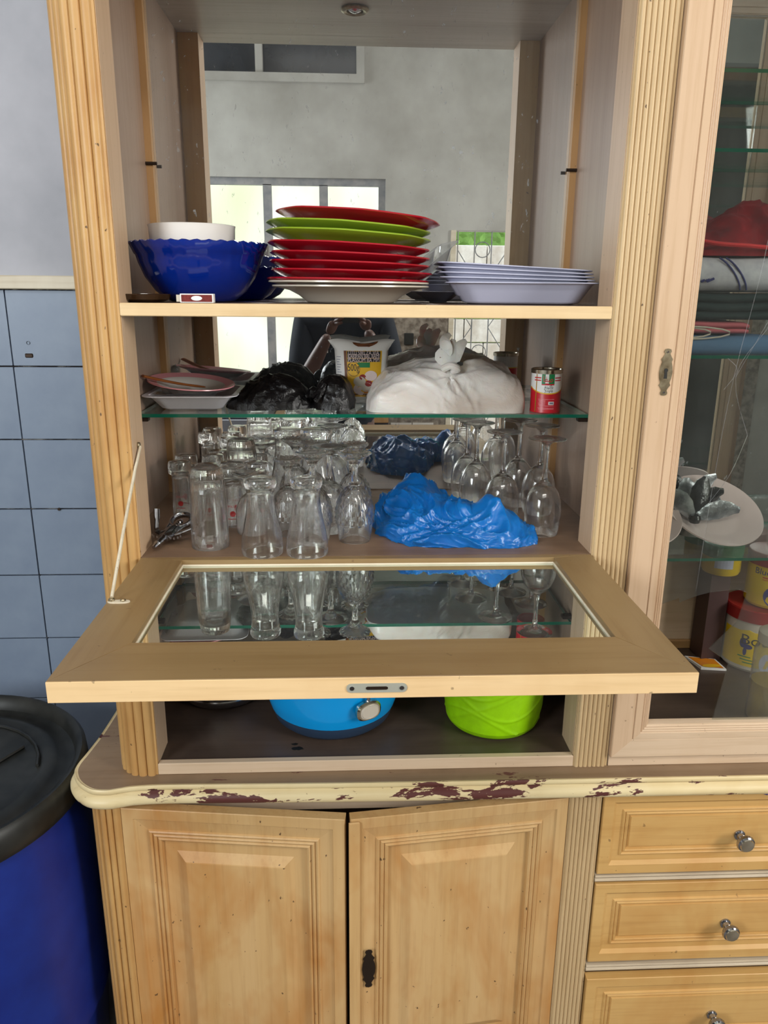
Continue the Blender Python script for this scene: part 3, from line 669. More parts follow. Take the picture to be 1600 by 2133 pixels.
# stove and counter under the far window
st = thing('stove', (-.45, -2.75, FLOOR), 'grey free-standing cooker under the frosted window', 'stove')
MB().cbox(-.75, -.13, -3.25, -2.62, FLOOR + .05, -.76, .004).build('body', M['ovenglass'], st)
pn = MB().cbox(-.74, -.14, -2.625, -2.60, -.90, -.77, .004).build('control_panel', M['oven'], st)
for k in range(5): MB().lathe([(.022, 0), (.020, .02), (.004, .022)], (0, 0, 0), 18, None, 0, False, True).xf(Matrix.Translation((-.66 + .11 * k, -2.60, -.835)) @ Matrix.Rotation(R_(-90), 4, 'X')).build('knob', M['oven'], pn, smooth=True)
MB().cbox(-.66, -.22, -2.60, -2.585, -.975, -.945, .004).build('door_handle', M['oven'], st)
kc = thing('kitchen_counter', (.25, -2.95, FLOOR), 'dark fronted kitchen counter beside the cooker', 'counter')
MB().box(-.12, .60, -3.24, -2.70, FLOOR, -.80).build('body', M['counterdark'], kc)
MB().cbox(-.12, .60, -3.25, -2.66, -.80, -.76, .004).build('worktop', M['batten'], kc)
MB().cbox(.02, .58, -2.70, -2.68, FLOOR + .1, -.86, .006).build('door', M['counterdark'], kc)
wt = MB().box(.645, .86, RY + .012, RY + .018, -1.6, -.93); wto = None
for i in range(2):
    for j in range(4):
        if wto is None: wto = o = MB().cbox(0, .148, 0, .008, 0, .148, .001).build('tile', M['whitetile'], wf, world=False)
        else: o = wto.copy(); COL.objects.link(o); o.parent = wf
        o.location = Vector((.65 + .155 * i - .0, RY + .013, -1.05 - .155 * j)) - wf.location
so = MB().cbox(.735, .80, RY + .012, RY + .03, -.36, -.28, .004).build('wall_socket', M['blacklid']); tag(so, 'small black socket box on the rough wall by the doorway', 'socket')
cl = thing('ceiling_lamp', (.45, -1.9, 1.72), 'long white fluorescent ceiling lamp', 'lamp')
MB().cbox(-.22, 1.12, -2.14, -1.66, 1.745, 1.80, .01).build('housing', M['white'], cl)
MB().cbox(-.20, 1.10, -2.12, -1.68, 1.725, 1.744, .006).build('diffuser', M['tube'], cl)

# ------------------------------------------------------------------ blue barrel
br = thing('plastic_barrel', (-.440, .05, FLOOR), 'blue plastic barrel with a scuffed black lid at the left of the cabinet', 'barrel')
zb = -.865
MB().lathe([(0, FLOOR), (.24, FLOOR), (.262, FLOOR + .03), (.275, FLOOR + .2), (.281, FLOOR + .22), (.275, FLOOR + .24), (.281, FLOOR + .40), (.281, FLOOR + .5), (.274, zb - .10), (.264, zb - .05), (.264, zb - .012)], (-.440, .05, 0), 72).build('body', M['bluebarrel'], br, smooth=True)
MB().lathe([(.270, zb - .055), (.279, zb - .05), (.2815, zb - .03), (.279, zb - .002), (.272, zb + .006), (.262, zb + .003), (.256, zb - .022), (.240, zb - .026), (.225, zb - .018), (.205, zb - .012), (.195, zb - .020), (.10, zb - .022), (0, zb - .020)], (-.440, .05, 0), 72).build('lid', M['blacklid'], br, smooth=True, ang=60)
lidr = MB()
for k in range(4):
    a = R_(20 + 90 * k); lidr.tube([(-.440 + .10 * cos(a), .05 + .10 * sin(a), zb - .019), (-.440 + .17 * cos(a + .3), .05 + .17 * sin(a + .3), zb - .0165)], .004, 6)
for k, (a0, rr0) in enumerate(((.2, .19), (2.2, .15))):
    lidr.tube([(-.440 + rr0 * cos(a0 + t * .2), .05 + rr0 * sin(a0 + t * .2), zb - .017) for t in range(9)], .0035, 6)
tag(lidr.build('lid_ribs', M['blacklid'], br, smooth=True), kind='stuff')

# ------------------------------------------------------------------ shelf objects: top shelf
zS = ZS + .0004
def shell(mb, prof, c, n=48, rm=None, th=.003, m=0, zw=None):
    """closed thin shell: outer profile up, then inner profile back down"""
    inner = []
    for i, (r, z) in enumerate(prof):
        a = prof[max(0, i - 1)]; b = prof[min(len(prof) - 1, i + 1)]; dr, dz = b[0] - a[0], b[1] - a[1]; L = hypot(dr, dz) or 1
        inner.append((max(r - th * dz / L, 0), z + th * dr / L if r > 1e-6 else z + th))
    return mb.lathe(prof + list(reversed(inner)), c, n, rm, m)
def bowl_rm(flutes, twist, amp, wave, zr):
    def f(i, r, z, a, j):
        k = max(0, min(1, z / zr)); rr = r * (1 + amp * cos(flutes * a + twist * k) * k)
        zz = z + (wave * cos(flutes * a + twist * k) if k > .93 else 0); return rr, zz
    return f
def put_(o, loc, rot, sc=1):
    o.location = loc; o.rotation_euler = rot; o.scale = (sc,) * 3; return o
def make_bowl(cx, cy, R, H, z, mat, label):
    mb = MB(); pf = [(0, .002), (.30 * R, .001), (.44 * R, 0), (.50 * R, .003), (.66 * R, .18 * H), (.80 * R, .42 * H), (.88 * R, .66 * H), (.91 * R, .80 * H), (.93 * R, .82 * H), (1.0 * R, H)]
    shell(mb, pf, (cx, cy, z), 120, bowl_rm(36, 1.2, .008, .0012, H), .0028)
    o = mb.build('glass_bowl', M['bowl'], smooth=True, ang=70, origin=(cx, cy, z)); return tag(o, label, 'bowl', 'blue glass bowls on the top shelf')
make_bowl(.0975, .155, .1145, .093, zS, M['bowl'], 'large cobalt glass bowl with a scalloped rim, holding a white bowl')
make_bowl(.141, .335, .085, .060, zS, M['bowl'], 'smaller cobalt glass bowl half hidden behind the large one')
wb = MB(); shell(wb, [(0, .001), (.030, 0), (.042, .006), (.058, .03), (.0650, .052), (.0665, .068), (.0675, .0725)], (0, 0, 0), 72, lambda i, r, z, a, j: (r * (1 + (.012 if (j % 2) and .03 < z < .066 else 0)), z), .003)
tag(put_(wb.build('ribbed_bowl', M['whitebowl'], smooth=True, ang=50, origin=(0, 0, 0)), (.088, .150, zS + .0445), (0, 0, 0), 1.06), 'small white ribbed bowl nested in the large cobalt bowl', 'bowl')
pb = MB(); shell(pb, [(0, .001), (.028, 0), (.04, .005), (.066, .025), (.078, .045)], (0, 0, 0), 48, None, .0025)
tag(put_(pb.build('grey_dish', M['cream'], smooth=True, origin=(0, 0, 0)), (.150, .168, zS + .052), (0, R_(6), 0), .55), 'pale grey dish beside the white ribbed bowl inside the large cobalt bowl', 'dish')
mbx = thing('matchbox', (.112, .030, zS), 'small red and white matchbox in front of the large cobalt bowl', 'matchbox')
MB().cbox(.0875, .1385, .022, .038, zS, zS + .0135, .0004).build('sleeve', M['white'], mbx)
MB().box(.0895, .1365, .0214, .022, zS + .0015, zS + .0120).build('striker', M['matchred'], mbx)
lb = MB(); fm_ = lambda u, v: (.113 + u, .0210, zS + .0068 + v); disc(lb, fm_, 0, 0, .0085, .0036); lb.build('oval_badge', M['white'], mbx)
MB().box(.0815, .0905, .0235, .0365, zS + .0014, zS + .0118).build('drawer', M['cream'], mbx)
am = MB(); shell(am, [(0, .001), (.030, 0), (.040, .004), (.043, .012)], (.019, .075, zS), 40, None, .002)
tag(am.build('amber_lid', M['amber'], smooth=True), 'dark amber glass lid at the left end of the top shelf', 'lid')

def octr(w=.55):
    def f(i, r, z, a, j):
        t = (a + R_(8)) % (pi / 4) - pi / 8; k = cos(pi / 8) / cos(t) * 1.03; return r * (1 + (k - 1) * w * (1 if r > .05 else 0)), z
    return f
pk = [(0, .0008), (.070, .0005), (.088, 0), (.091, .0012), (.094, .0035), (.122, .0125), (.137, .0185), (.1405, .0205)]
def plate(name, cx, cy, z, tilt, mat, label, group, s=1.0, oc=True, pf=None, az=0):
    mb = MB(); shell(mb, [(r * s, zz) for r, zz in (pf or pk)], (0, 0, 0), 64, octr() if oc else None, .0026)
    o = mb.build(name, M[mat], smooth=True, ang=50, origin=(0, 0, 0)); o.location = (cx, cy, z); o.rotation_euler = (0, tilt, az); return tag(o, label, 'plate', group)
soup = [(0, .0008), (.070, .0005), (.076, 0), (.080, .003), (.092, .012), (.108, .020), (.128, .0245), (.1385, .0262)]
plate('soup_plate', .352, .170, zS, 0, 'cream', 'cream soup plate lying at the bottom of the tall stack', 'cream plates under the red stack', .98, False, soup)
plate('soup_plate', .349, .168, zS + .0062, R_(.4), 'cream', 'upper of the two cream soup plates under the red plates', 'cream plates under the red stack', 1.0, False, soup)
z = zS + .0165; ti = .8
names_ = ['lowest red plate of the stack, resting on the cream plates', 'second red plate from the bottom of the stack', 'third red plate from the bottom of the stack', 'fourth red plate from the bottom of the stack', 'fifth red plate from the bottom, directly under the green plates']
for k in range(5):
    plate('dinner_plate', .349 + random.uniform(-.003, .003), .170, z, R_(ti), 'red', names_[k], 'red octagonal plates in the stack', random.uniform(.985, 1.0), True, None, R_(random.uniform(-6, 6)))
    z += .0132 if k < 3 else .0150; ti += .42
plate('dinner_plate', .347, .170, z + .002, R_(ti), 'green', 'lower of the two lime green plates near the top of the stack', 'green octagonal plates in the stack', 1.0, True, None, R_(4)); z += .0145; ti += .4
plate('dinner_plate', .347, .172, z + .001, R_(ti), 'green', 'upper lime green plate, just under the topmost red plate', 'green octagonal plates in the stack', 1.0, True, None, R_(2)); z += .0135; ti += .6
plate('dinner_plate', .364, .170, z + .003, R_(ti), 'red', 'topmost red plate of the stack, on the green plates', 'red octagonal plates in the stack', .99, True, None, R_(10))

def rrect(w, d, r, n=5):
    pts = []
    for cx, cyy, a0 in ((w / 2 - r, d / 2 - r, 0), (-w / 2 + r, d / 2 - r, 90), (-w / 2 + r, -d / 2 + r, 180), (w / 2 - r, -d / 2 + r, 270)):
        for k in range(n + 1): a = R_(a0 + 90 * k / n); pts.append((cx + r * cos(a), cyy + r * sin(a)))
    return pts
def densify(P, n):
    out = []
    for i, p in enumerate(P):
        q = P[(i + 1) % len(P)]; L = hypot(q[0] - p[0], q[1] - p[1]); k = max(1, int(L / n))
        for j in range(k): out.append((p[0] + (q[0] - p[0]) * j / k, p[1] + (q[1] - p[1]) * j / k))
    return out
def make_tray(name, w, d, h, mat, label, group, cat='tray', fl=.010, taper=.045, rib=.0009, th=.0016):
    mb = MB(); base_ = densify(rrect(1, d / w, .13), .018)
    def loop(k, z, rb=0): return [(x * k * w * (1 - (rb / w if i % 2 else 0)), y * k * w * (1 - (rb / w if i % 2 else 0)), z) for i, (x, y) in enumerate(base_)]
    a = 1 - 2 * fl / w; b = a - 2 * taper / w * .55
    O = [loop(b * .9, 0), loop(b, .002), loop(b + (a - b) * .15, h * .12, rib), loop(b + (a - b) * .85, h * .85, rib), loop(a, h * .93), loop(1, h * .95), loop(1, h)]
    I = [loop(a - .004, h), loop(b + (a - b) * .2 - .012, h * .15), loop(b * .9 - .01, th + .001)]
    mb.loops(O + I, True, True, True)
    return tag(mb.build(name, M[mat], smooth=True, ang=40, origin=(0, 0, 0)), label, cat, group)
def put(o, loc, rot=(0, 0, 0)): o.location = loc; o.rotation_euler = rot; return o
put(make_tray('food_tray', .262, .19, .036, 'tray', 'lilac grey foam tray at the bottom of the right-hand stack', 'foam trays on the top shelf'), (.650, .185, zS), (0, 0, R_(-6)))
for k, (lb_, dz_, ry) in enumerate((('second foam tray up in the right-hand stack', .0085, 1.0), ('third foam tray up in the right-hand stack', .0150, 1.6), ('fourth foam tray up in the right-hand stack', .0215, 2.2), ('topmost foam tray of the right-hand stack', .0280, 2.8))):
    put(make_tray('food_tray', .262, .19, .034, 'tray', lb_, 'foam trays on the top shelf'), (.640 - .003 * k, .19, zS + dz_), (0, R_(ry), R_(-6 + k)))
put(make_tray('food_tray', .10, .15, .020, 'tray', 'low grey tray lying left of the foam tray stack', 'foam trays on the top shelf'), (.520, .30, zS), (0, 0, R_(-14)))
put(make_tray('clear_cover', .15, .13, .022, 'clearplastic', 'clear plastic lid leaning on the left of the foam trays', None, 'lid', rib=.0006), (.503, .355, zS + .050), (0, R_(-38), R_(10)))

# ------------------------------------------------------------------ glass shelf objects
zG = ZG + .0004
put(make_tray('food_tray', .178, .19, .030, 'whitefoam', 'white foam tray at the left end of the glass shelf', None), (.0465, .318, zG), (0, 0, R_(1)))
put(make_tray('clear_tray', .150, .13, .020, 'clearplastic', 'clear plastic tray between the white foam tray and the pink rimmed bowl', None, 'tray'), (.034, .318, zG + .0125), (0, R_(-3), R_(5)))
pbw = MB(); shell(pbw, [(0, .001), (.032, 0), (.036, .002), (.052, .014), (.062, .020), (.066, .021), (.0845, .026)], (0, 0, 0), 72, None, .0022)
pbw.m = []
for f in pbw.f:
    r = sum(hypot(pbw.v[i][0], pbw.v[i][1]) for i in f) / len(f); pbw.m.append(1 if r > .070 else 0)
pbo = pbw.build('rimmed_bowl', [M['whitebowl'], M['pink']], smooth=True, ang=60, origin=(0, 0, 0)); tag(pbo, 'white enamel bowl with a pink rim lying in the white foam tray', 'bowl'); put(pbo, (.036, .318, zG + .021), (R_(4), R_(5), 0))
sp = MB(); spath = [(-.041, .262, zG + .064), (-.010, .285, zG + .053), (.022, .305, zG + .044), (.045, .318, zG + .039), (.062, .328, zG + .036)]
sp.tube(catmull(spath, 5), [(.0075, .0028)] * 6 + [(.0060, .0026)] * 5 + [(.0056, .0024)] * 5 + [(.009, .0024), (.012, .0022), (.013, .0020), (.011, .0018), (.005, .001)], 12)
tag(sp.build('wooden_spoon', M['spoon'], smooth=True), 'brown wooden spoon lying across the pink rimmed bowl', 'spoon')

def bag_mesh(outline, H, z0, amp, seed, nr=46, na=150, edge=.55, crease=14.0, cp=3):
    """closed crumpled blob: polar height field over an outline; H(x, y, rr) gives the height"""
    mb = MB(); cx = sum(p[0] for p in outline) / len(outline); cyy = sum(p[1] for p in outline) / len(outline)
    ol = catmull(outline, 8, True); angs = sorted((atan2(p[1] - cyy, p[0] - cx), hypot(p[0] - cx, p[1] - cyy)) for p in ol)
    def rad(a):
        a = (a + pi) % (2 * pi) - pi; n_ = len(angs)
        for i in range(n_):
            a0, r0 = angs[i]; a1, r1 = angs[(i + 1) % n_]
            if i == n_ - 1: a1 += 2 * pi
            aa = a if a >= angs[0][0] else a + 2 * pi
            if a0 <= aa <= a1: t = (aa - a0) / max(1e-9, a1 - a0); return r0 + (r1 - r0) * t
        return angs[0][1]
    def fold(x, y, z):
        p = Vector((x, y, z)) * crease + Vector((seed, seed * .7, 0)); w = Vector((noise.noise(p * .6), noise.noise(p * .6 + Vector((5, 2, 1))), noise.noise(p * .6 + Vector((1, 9, 4))))) * 1.3
        q = p + w; v = 0; a_ = 1
        for o_ in range(3):
            v += a_ * (1 - abs(noise.noise(q))) ** cp; q = q * 2.1 + Vector((3, 1, 2)); a_ *= .45
        return v - (.9 if cp == 3 else .62)
    Ls = []
    for i in range(nr + 1):
        t = i / nr; rho = sin(t * pi / 2) ** .9 if True else t; L = []
        for j in range(na):
            a = 2 * pi * j / na; R = rad(a)
            x, y = cx + R * rho * cos(a), cyy + R * rho * sin(a)
            h = H(x, y) * (max(0, 1 - rho ** (2 / edge))) ** edge
            f = fold(x, y, h * 1.0) ; k = min(1, h / .02)
            x2 = x + cos(a) * amp * f * (1 - k * .3) * (1 if rho > .35 else rho / .35) * .8; y2 = y + sin(a) * amp * f * .8 * (1 if rho > .35 else rho / .35)
            L.append((x2, y2, z0 + max(h + amp * f * (k if rho > .02 else 0), .0002 if rho < 1 else 0)))
        Ls.append(L)
    c = Ls[0]; az = sum(p[2] for p in c) / na; Ls[0] = [(cx, cyy, az)] * na
    Lb = [(cx + (p[0] - cx) * .93, cyy + (p[1] - cyy) * .93, z0) for p in Ls[-1]]
    mb.loops(Ls + [Lb], True, False, True); return mb
def gauss(x, y, cx, cyy, sx, sy): return math.exp(-((x - cx) / sx) ** 2 - ((y - cyy) / sy) ** 2)

# black bags
b1 = bag_mesh([(.108, .30), (.125, .262), (.17, .250), (.22, .255), (.262, .272), (.285, .300), (.270, .345), (.225, .375), (.165, .378), (.120, .350)], lambda x, y: (.012 + .046 * gauss(x, y, .190, .32, .075, .09) + .014 * gauss(x, y, .245, .31, .04, .06)), zG, .0060, 3.3, 40, 130, .5, 20)
k1 = b1.build('plastic_bag', M['blackbag'], smooth=True, ang=60); tag(k1, 'black plastic bag with a tapered end, next to the white foam tray', 'bag')
kn = MB(); kn.tube(catmull([(.262, .292, zG + .02), (.278, .285, zG + .028), (.288, .280, zG + .018)], 5), [(.012, .010), (.007, .006), (.005, .006), (.006, .009), (.010, .012), (.014, .016), (.012, .014), (.008, .009), (.004, .004), (.003, .003), (.002, .002)], 14)
kn.build('gathered_neck', M['blackbag'], k1, smooth=True)
b2 = bag_mesh([(.279, .30), (.288, .266), (.318, .252), (.349, .264), (.361, .295), (.352, .330), (.318, .345), (.288, .335)], lambda x, y: .048 + .018 * gauss(x, y, .320, .300, .035, .04), zG, .0045, 8.1, 36, 110, .5, 24)
k2 = b2.build('plastic_bag', M['blackbag'], smooth=True, ang=60); tag(k2, 'round black plastic bag standing in front of the yellow food packet', 'bag')
kt = MB()
for k in range(7):
    a = .7 * k; kt.tube(catmull([(.300, .262, zG + .050), (.292 + .004 * cos(a), .256 + .003 * sin(a), zG + .036), (.283 + .006 * sin(a * 2), .252, zG + .018 + .003 * k)], 4), [(.0055, .003)] * 9, 6)
kt.build('gathered_neck', M['blackbag'], k2, smooth=True)

# food packet
pk_ = thing('food_packet', (.376, .368, zG), 'yellow and white 500g food packet standing behind the round black bag', 'packet')
X0, X1, Y0p, Z0p, Z1p = .318, .430, .362, zG, zG + .126
def pky(u, v):
    """front surface of the pouch, u and v in 0..1"""
    e = (max(0, 4 * u * (1 - u))) ** .5 * (max(0, 4 * v * (1 - v))) ** .45
    return Y0p - .016 * e + .012 * (v - .4) + .0012 * noise.noise(Vector((u * 6, v * 6, 2)))
def pkP(u, v, o=0): 
    sw = .012 * (v > .86) * (v - .86) / .14
    return (X0 + (X1 - X0) * u + (u - .5) * sw * 2 + .014 * (1 - v) * (.5 - u) * 1.2, pky(u, v) - o, Z0p + (Z1p - Z0p) * v + .003 * sin(u * 9) * (v > .9))
pm = MB(); nu, nv = 28, 30
fr = [[pkP(i / nu, j / nv) for i in range(nu + 1)] for j in range(nv + 1)]
bk = [[(p[0], Y0p + .012 * (jj / nv - .4) * 1 + (Y0p + .012 * (jj / nv - .4) - p[1]) * .8, p[2]) for p in row] for jj, row in enumerate(fr)]
vs = [p for r in fr for p in r] + [p for r in bk for p in r]; n1 = (nu + 1) * (nv + 1); fs = []
for j in range(nv):
    for i in range(nu):
        a = j * (nu + 1) + i; fs.append((a, a + 1, a + nu + 2, a + nu + 1)); fs.append((n1 + a, n1 + a + nu + 1, n1 + a + nu + 2, n1 + a + 1))
edge_ = [j * (nu + 1) for j in range(nv + 1)]; edger = [j * (nu + 1) + nu for j in range(nv + 1)]
for e_ in (edge_, edger):
    for a, b in zip(e_, e_[1:]): fs.append((a, b, b + n1, a + n1))
for off in (0, nv * (nu + 1)):
    for i in range(nu): fs.append((off + i, off + i + 1, off + i + 1 + n1, off + i + n1))
pm.add(vs, fs); pm.build('pouch', M['white'], pk_, smooth=True, ang=60)
def gridpatch(mb, fn, u0, u1, v0, v1, m=0, nu_=10, nv_=6):
    vs = [fn(u0 + (u1 - u0) * i / nu_, v0 + (v1 - v0) * j / nv_) for j in range(nv_ + 1) for i in range(nu_ + 1)]
    mb.add(vs, [(j * (nu_ + 1) + i, j * (nu_ + 1) + i + 1, (j + 1) * (nu_ + 1) + i + 1, (j + 1) * (nu_ + 1) + i) for j in range(nv_) for i in range(nu_)], m)
pr_ = MB(); P1 = lambda u, v: pkP(u, v, .0004); P2 = lambda u, v: pkP(u, v, .0008); P3 = lambda u, v: pkP(u, v, .0012)
gridpatch(pr_, P1, .17, .88, .16, .84, 0, 12, 14)          # yellow field
gridpatch(pr_, P2, .17, .22, .16, .84, 4, 2, 12); gridpatch(pr_, P2, .17, .88, .115, .145, 3, 12, 2); gridpatch(pr_, P2, .22, .88, .145, .165, 4, 12, 2)
gridpatch(pr_, P2, .42, .66, .58, .66, 2, 5, 3)
pr_.add([P2(.5 + .17 * cos(t), .24 + .10 * sin(t)) for t in [k * pi / 8 for k in range(16)]], [tuple(range(16))], 5)
for cx_, cz_, r_, mm in ((.46, .36, .13, 1), (.60, .27, .12, 1), (.68, .45, .13, 5), (.52, .43, .07, 6), (.64, .33, .08, 6), (.46, .245, .05, 5)):
    pr_.add([P3(cx_ + r_ * cos(t) * .95, cz_ + r_ * .62 * sin(t)) for t in [k * pi / 9 for k in range(18)]], [tuple(range(18))], mm)
pr_.add([P2(.345 + .125 * cos(t), .555 + .115 * sin(t)) for t in [k * pi / 12 for k in range(24)]], [tuple(range(24))], 4)
pr_.add([P3(.345 + .117 * cos(t), .555 + .107 * sin(t)) for t in [k * pi / 12 for k in range(24)]], [tuple(range(24))], 0)
pr_.add([P2(.56 + .20 * cos(t), .965 - .055 * abs(sin(t)) if sin(t) < 0 else .975) for t in [k * pi / 10 for k in range(20)]], [tuple(range(20))], 4)
pr_.add([P3(.58 + .12 * cos(t), .970 - .035 * abs(sin(t)) if sin(t) < 0 else .975) for t in [k * pi / 10 for k in range(20)]], [tuple(range(20))], 7)
gridpatch(pr_, P2, .55, .80, .170, .215, 8, 4, 2)
pr_.build('printed_front', [M['yellow'], M['cream'], M['greenprint'], M['gold'], M['brown'], M['paleplate'], M['darkred'], M['ink'], M['orange']], pk_)
tx = MB(); P4 = lambda s_: (lambda u, v: pkP(s_[0] + u / (X1 - X0), s_[1] + v / (Z1p - Z0p), .0018))
text_on(tx, '500g', .020, P4((.345, .575)), .024, 0)
for tt, vv, ww in (('UTU SIRI ZA VIA', .805, .064), ('KARIPAN BAL BAMI', .755, .066), ('PLASSOM BA MPI', .695, .066)):
    gridpatch(tx, (lambda u, v: pkP(u, v, .0014)), .54 - .31, .54 + .31, vv - .026, vv + .026, 0, 10, 2); text_on(tx, tt, .0125, lambda u, v, vv=vv: pkP(.54 + u / (X1 - X0), vv + v / (Z1p - Z0p), .0021), ww, 1)
tx.build('lettering', [M['ink'], M['paleplate']], pk_)
fb = MB()
for k in range(9): gridpatch(fb, lambda u, v: pkP(u, v, .0005), .03, .03 + .05 + .03 * ((k * 37) % 3) / 2, .42 + .04 * k, .427 + .04 * k, 0, 2, 1)
fb.build('small_print', M['navyprint'], pk_)

# white bag
wbm = bag_mesh([(.384, .290), (.392, .236), (.44, .222), (.52, .219), (.60, .219), (.665, .222), (.688, .245), (.692, .31), (.685, .385), (.62, .425), (.50, .430), (.42, .415), (.388, .36)],
               lambda x, y: .074 + .024 * gauss(x, y, .545, .32, .10, .12) + .012 * gauss(x, y, .64, .33, .07, .1) - .018 * gauss(x, y, .395, .25, .06, .07) + .0045 * cos(11 * atan2(y - .235, x - .540)) * math.exp(-hypot(x - .54, y - .235) / .07) - .012 * gauss(x, y, .540, .225, .02, .02), zG, .0070, 11.7, 60, 200, .42, 9)
wbo = wbm.build('plastic_bag', M['whitebag'], smooth=True, ang=70); tag(wbo, 'large milky white plastic bag tied in a knot on the glass shelf', 'bag')
kt = MB(); K = Vector((.540, .232, zG + .086))
kt.tube(catmull([tuple(K + Vector(p)) for p in ((-.014, .004, -.004), (-.002, -.006, .003), (.012, -.002, -.003), (.004, .008, -.007))], 6), .0075, 10)
for ex in ([(-.02, .01, .016), (-.010, .0, .030), (-.013, .002, .050), (-.003, .006, .060)], [(.002, 0, .006), (.008, .002, .024), (.018, .004, .040), (.028, .006, .048)], [(-.004, 0, .004), (-.004, .0, .020), (.000, .002, .038), (.004, .006, .050)]):
    pts = catmull([tuple(K)] + [tuple(K + Vector(p)) for p in ex], 5)
    kt.tube(pts, [(.0022, .005 + .0085 * sin(pi * min(1, i / (len(pts) - 1) * 1.05))) for i in range(len(pts))], 10)
kt.build('knot', M['whitebag'], wbo, smooth=True)
MB().prism([(.006 * cos(t) * (1 + .3 * (k_ % 2)), .004 * sin(t)) for k_, t in enumerate([i * pi / 5 for i in range(10)])], 0, .001, 0, lambda x, y, z: (K.x + .016 + x, K.y - .002 - z, K.z + .006 + y)).build('dark_knot_scrap', M['blacklid'], wbo)

# red can
cx_, cy2, cr_, ch_ = .7275, .249, .0285, .0825
can = thing('baking_powder_can', (cx_, cy2, zG), 'small red and white tin with Arabic lettering at the right end of the glass shelf', 'tin')
MB().lathe([(0, .0015), (.026, .0015), (.0275, 0), (.0290, .001), (.0290, .003), (cr_, .0045), (cr_, ch_ - .008)], (cx_, cy2, zG), 48).build('can_body', M['redprint'], can, smooth=True)
MB().lathe([(cr_, ch_ - .0085), (.0300, ch_ - .008), (.0303, ch_ - .001), (.0290, ch_), (.0275, ch_ - .001), (.0270, ch_ - .003), (0, ch_ - .003)], (cx_, cy2, zG), 48).build('plastic_cap', M['silverplastic'], can, smooth=True)
AF = atan2(CAMP.y - cy2, CAMP.x - cx_) + .05
fC = lambda o_: (lambda u, v: (cx_ + (cr_ + o_) * cos(AF + u / cr_), cy2 + (cr_ + o_) * sin(AF + u / cr_), zG + v))
lb = MB(); HW = pi * cr_ * .999
nn = 40
top = [fC(.0004)(-HW + 2 * HW * i / nn, ch_ - .0085) for i in range(nn + 1)]; botw = [fC(.0004)(-HW + 2 * HW * i / nn, .0385 + .006 * (abs(-HW + 2 * HW * i / nn - .004) / .03) ** 2 if abs(-HW + 2 * HW * i / nn) < .04 else .049) for i in range(nn + 1)]
boty = [(p[0], p[1], p[2] - .0022) for p in botw]
lb.add(top + botw, [(i, i + 1, nn + 2 + i, nn + 1 + i) for i in range(nn)], 0); lb.add(botw + boty, [(i, i + 1, nn + 2 + i, nn + 1 + i) for i in range(nn)], 1)
for v in (.0660, .0612):
    for a, b in ((-.0255, -.0110), (.0150, .030)): patch(lb, fC(.0007), a, b, v, v + .0020, 2, 8)
patch(lb, fC(.0007), -.0100, -.0035, .0555, .0740, 3, 4); patch(lb, fC(.0007), .0030, .0140, .0560, .0740, 3, 5)
patch(lb, fC(.0006), -.0100, .0140, .0535, .0570, 2, 8)
patch(lb, fC(.0006), -.0215, -.0195, .003, ch_ - .009, 4, 2)
patch(lb, fC(.0007), .0045, .0155, .0165, .0225, 0, 5)
for k in range(11): patch(lb, fC(.0010), .0065 + .0007 * k, .0065 + .0007 * k + (.0004 if k % 3 else .0002), .0178, .0212, 5, 1)
for k, v in enumerate((.0265, .0240, .0215, .0190, .0165, .0140, .0100, .0078)): patch(lb, fC(.0006), -.0150 + .001 * (k % 3), (-.001 if 1 <= k <= 4 else .0160), v, v + .0006, 6, 6)
lb.build('label', [M['white'], M['yellow'], M['redprint'], M['greenprint'], M['gold'], M['navyprint'], M['pink']], can)
tx = MB()
text_on(tx, '\uFE8E\uFED4\uFEBB', .016, lambda u, v: fC(.0013)(.0018 + u, .0645 + v), .0175, 0)
text_on(tx, '\uFECE\uFEE8\uFEF4\uFEDB\uFE8E\uFE91', .0085, lambda u, v: fC(.0010)(.0035 + u, .0500 + v), .0160, 1)
text_on(tx, '\uFEAD\uFEA9\uFEED\uFE8E\uFE91', .0080, lambda u, v: fC(.0010)(.0035 + u, .0435 + v), .0150, 1)
tx.build('lettering', [M['redprint'], M['ink']], can)

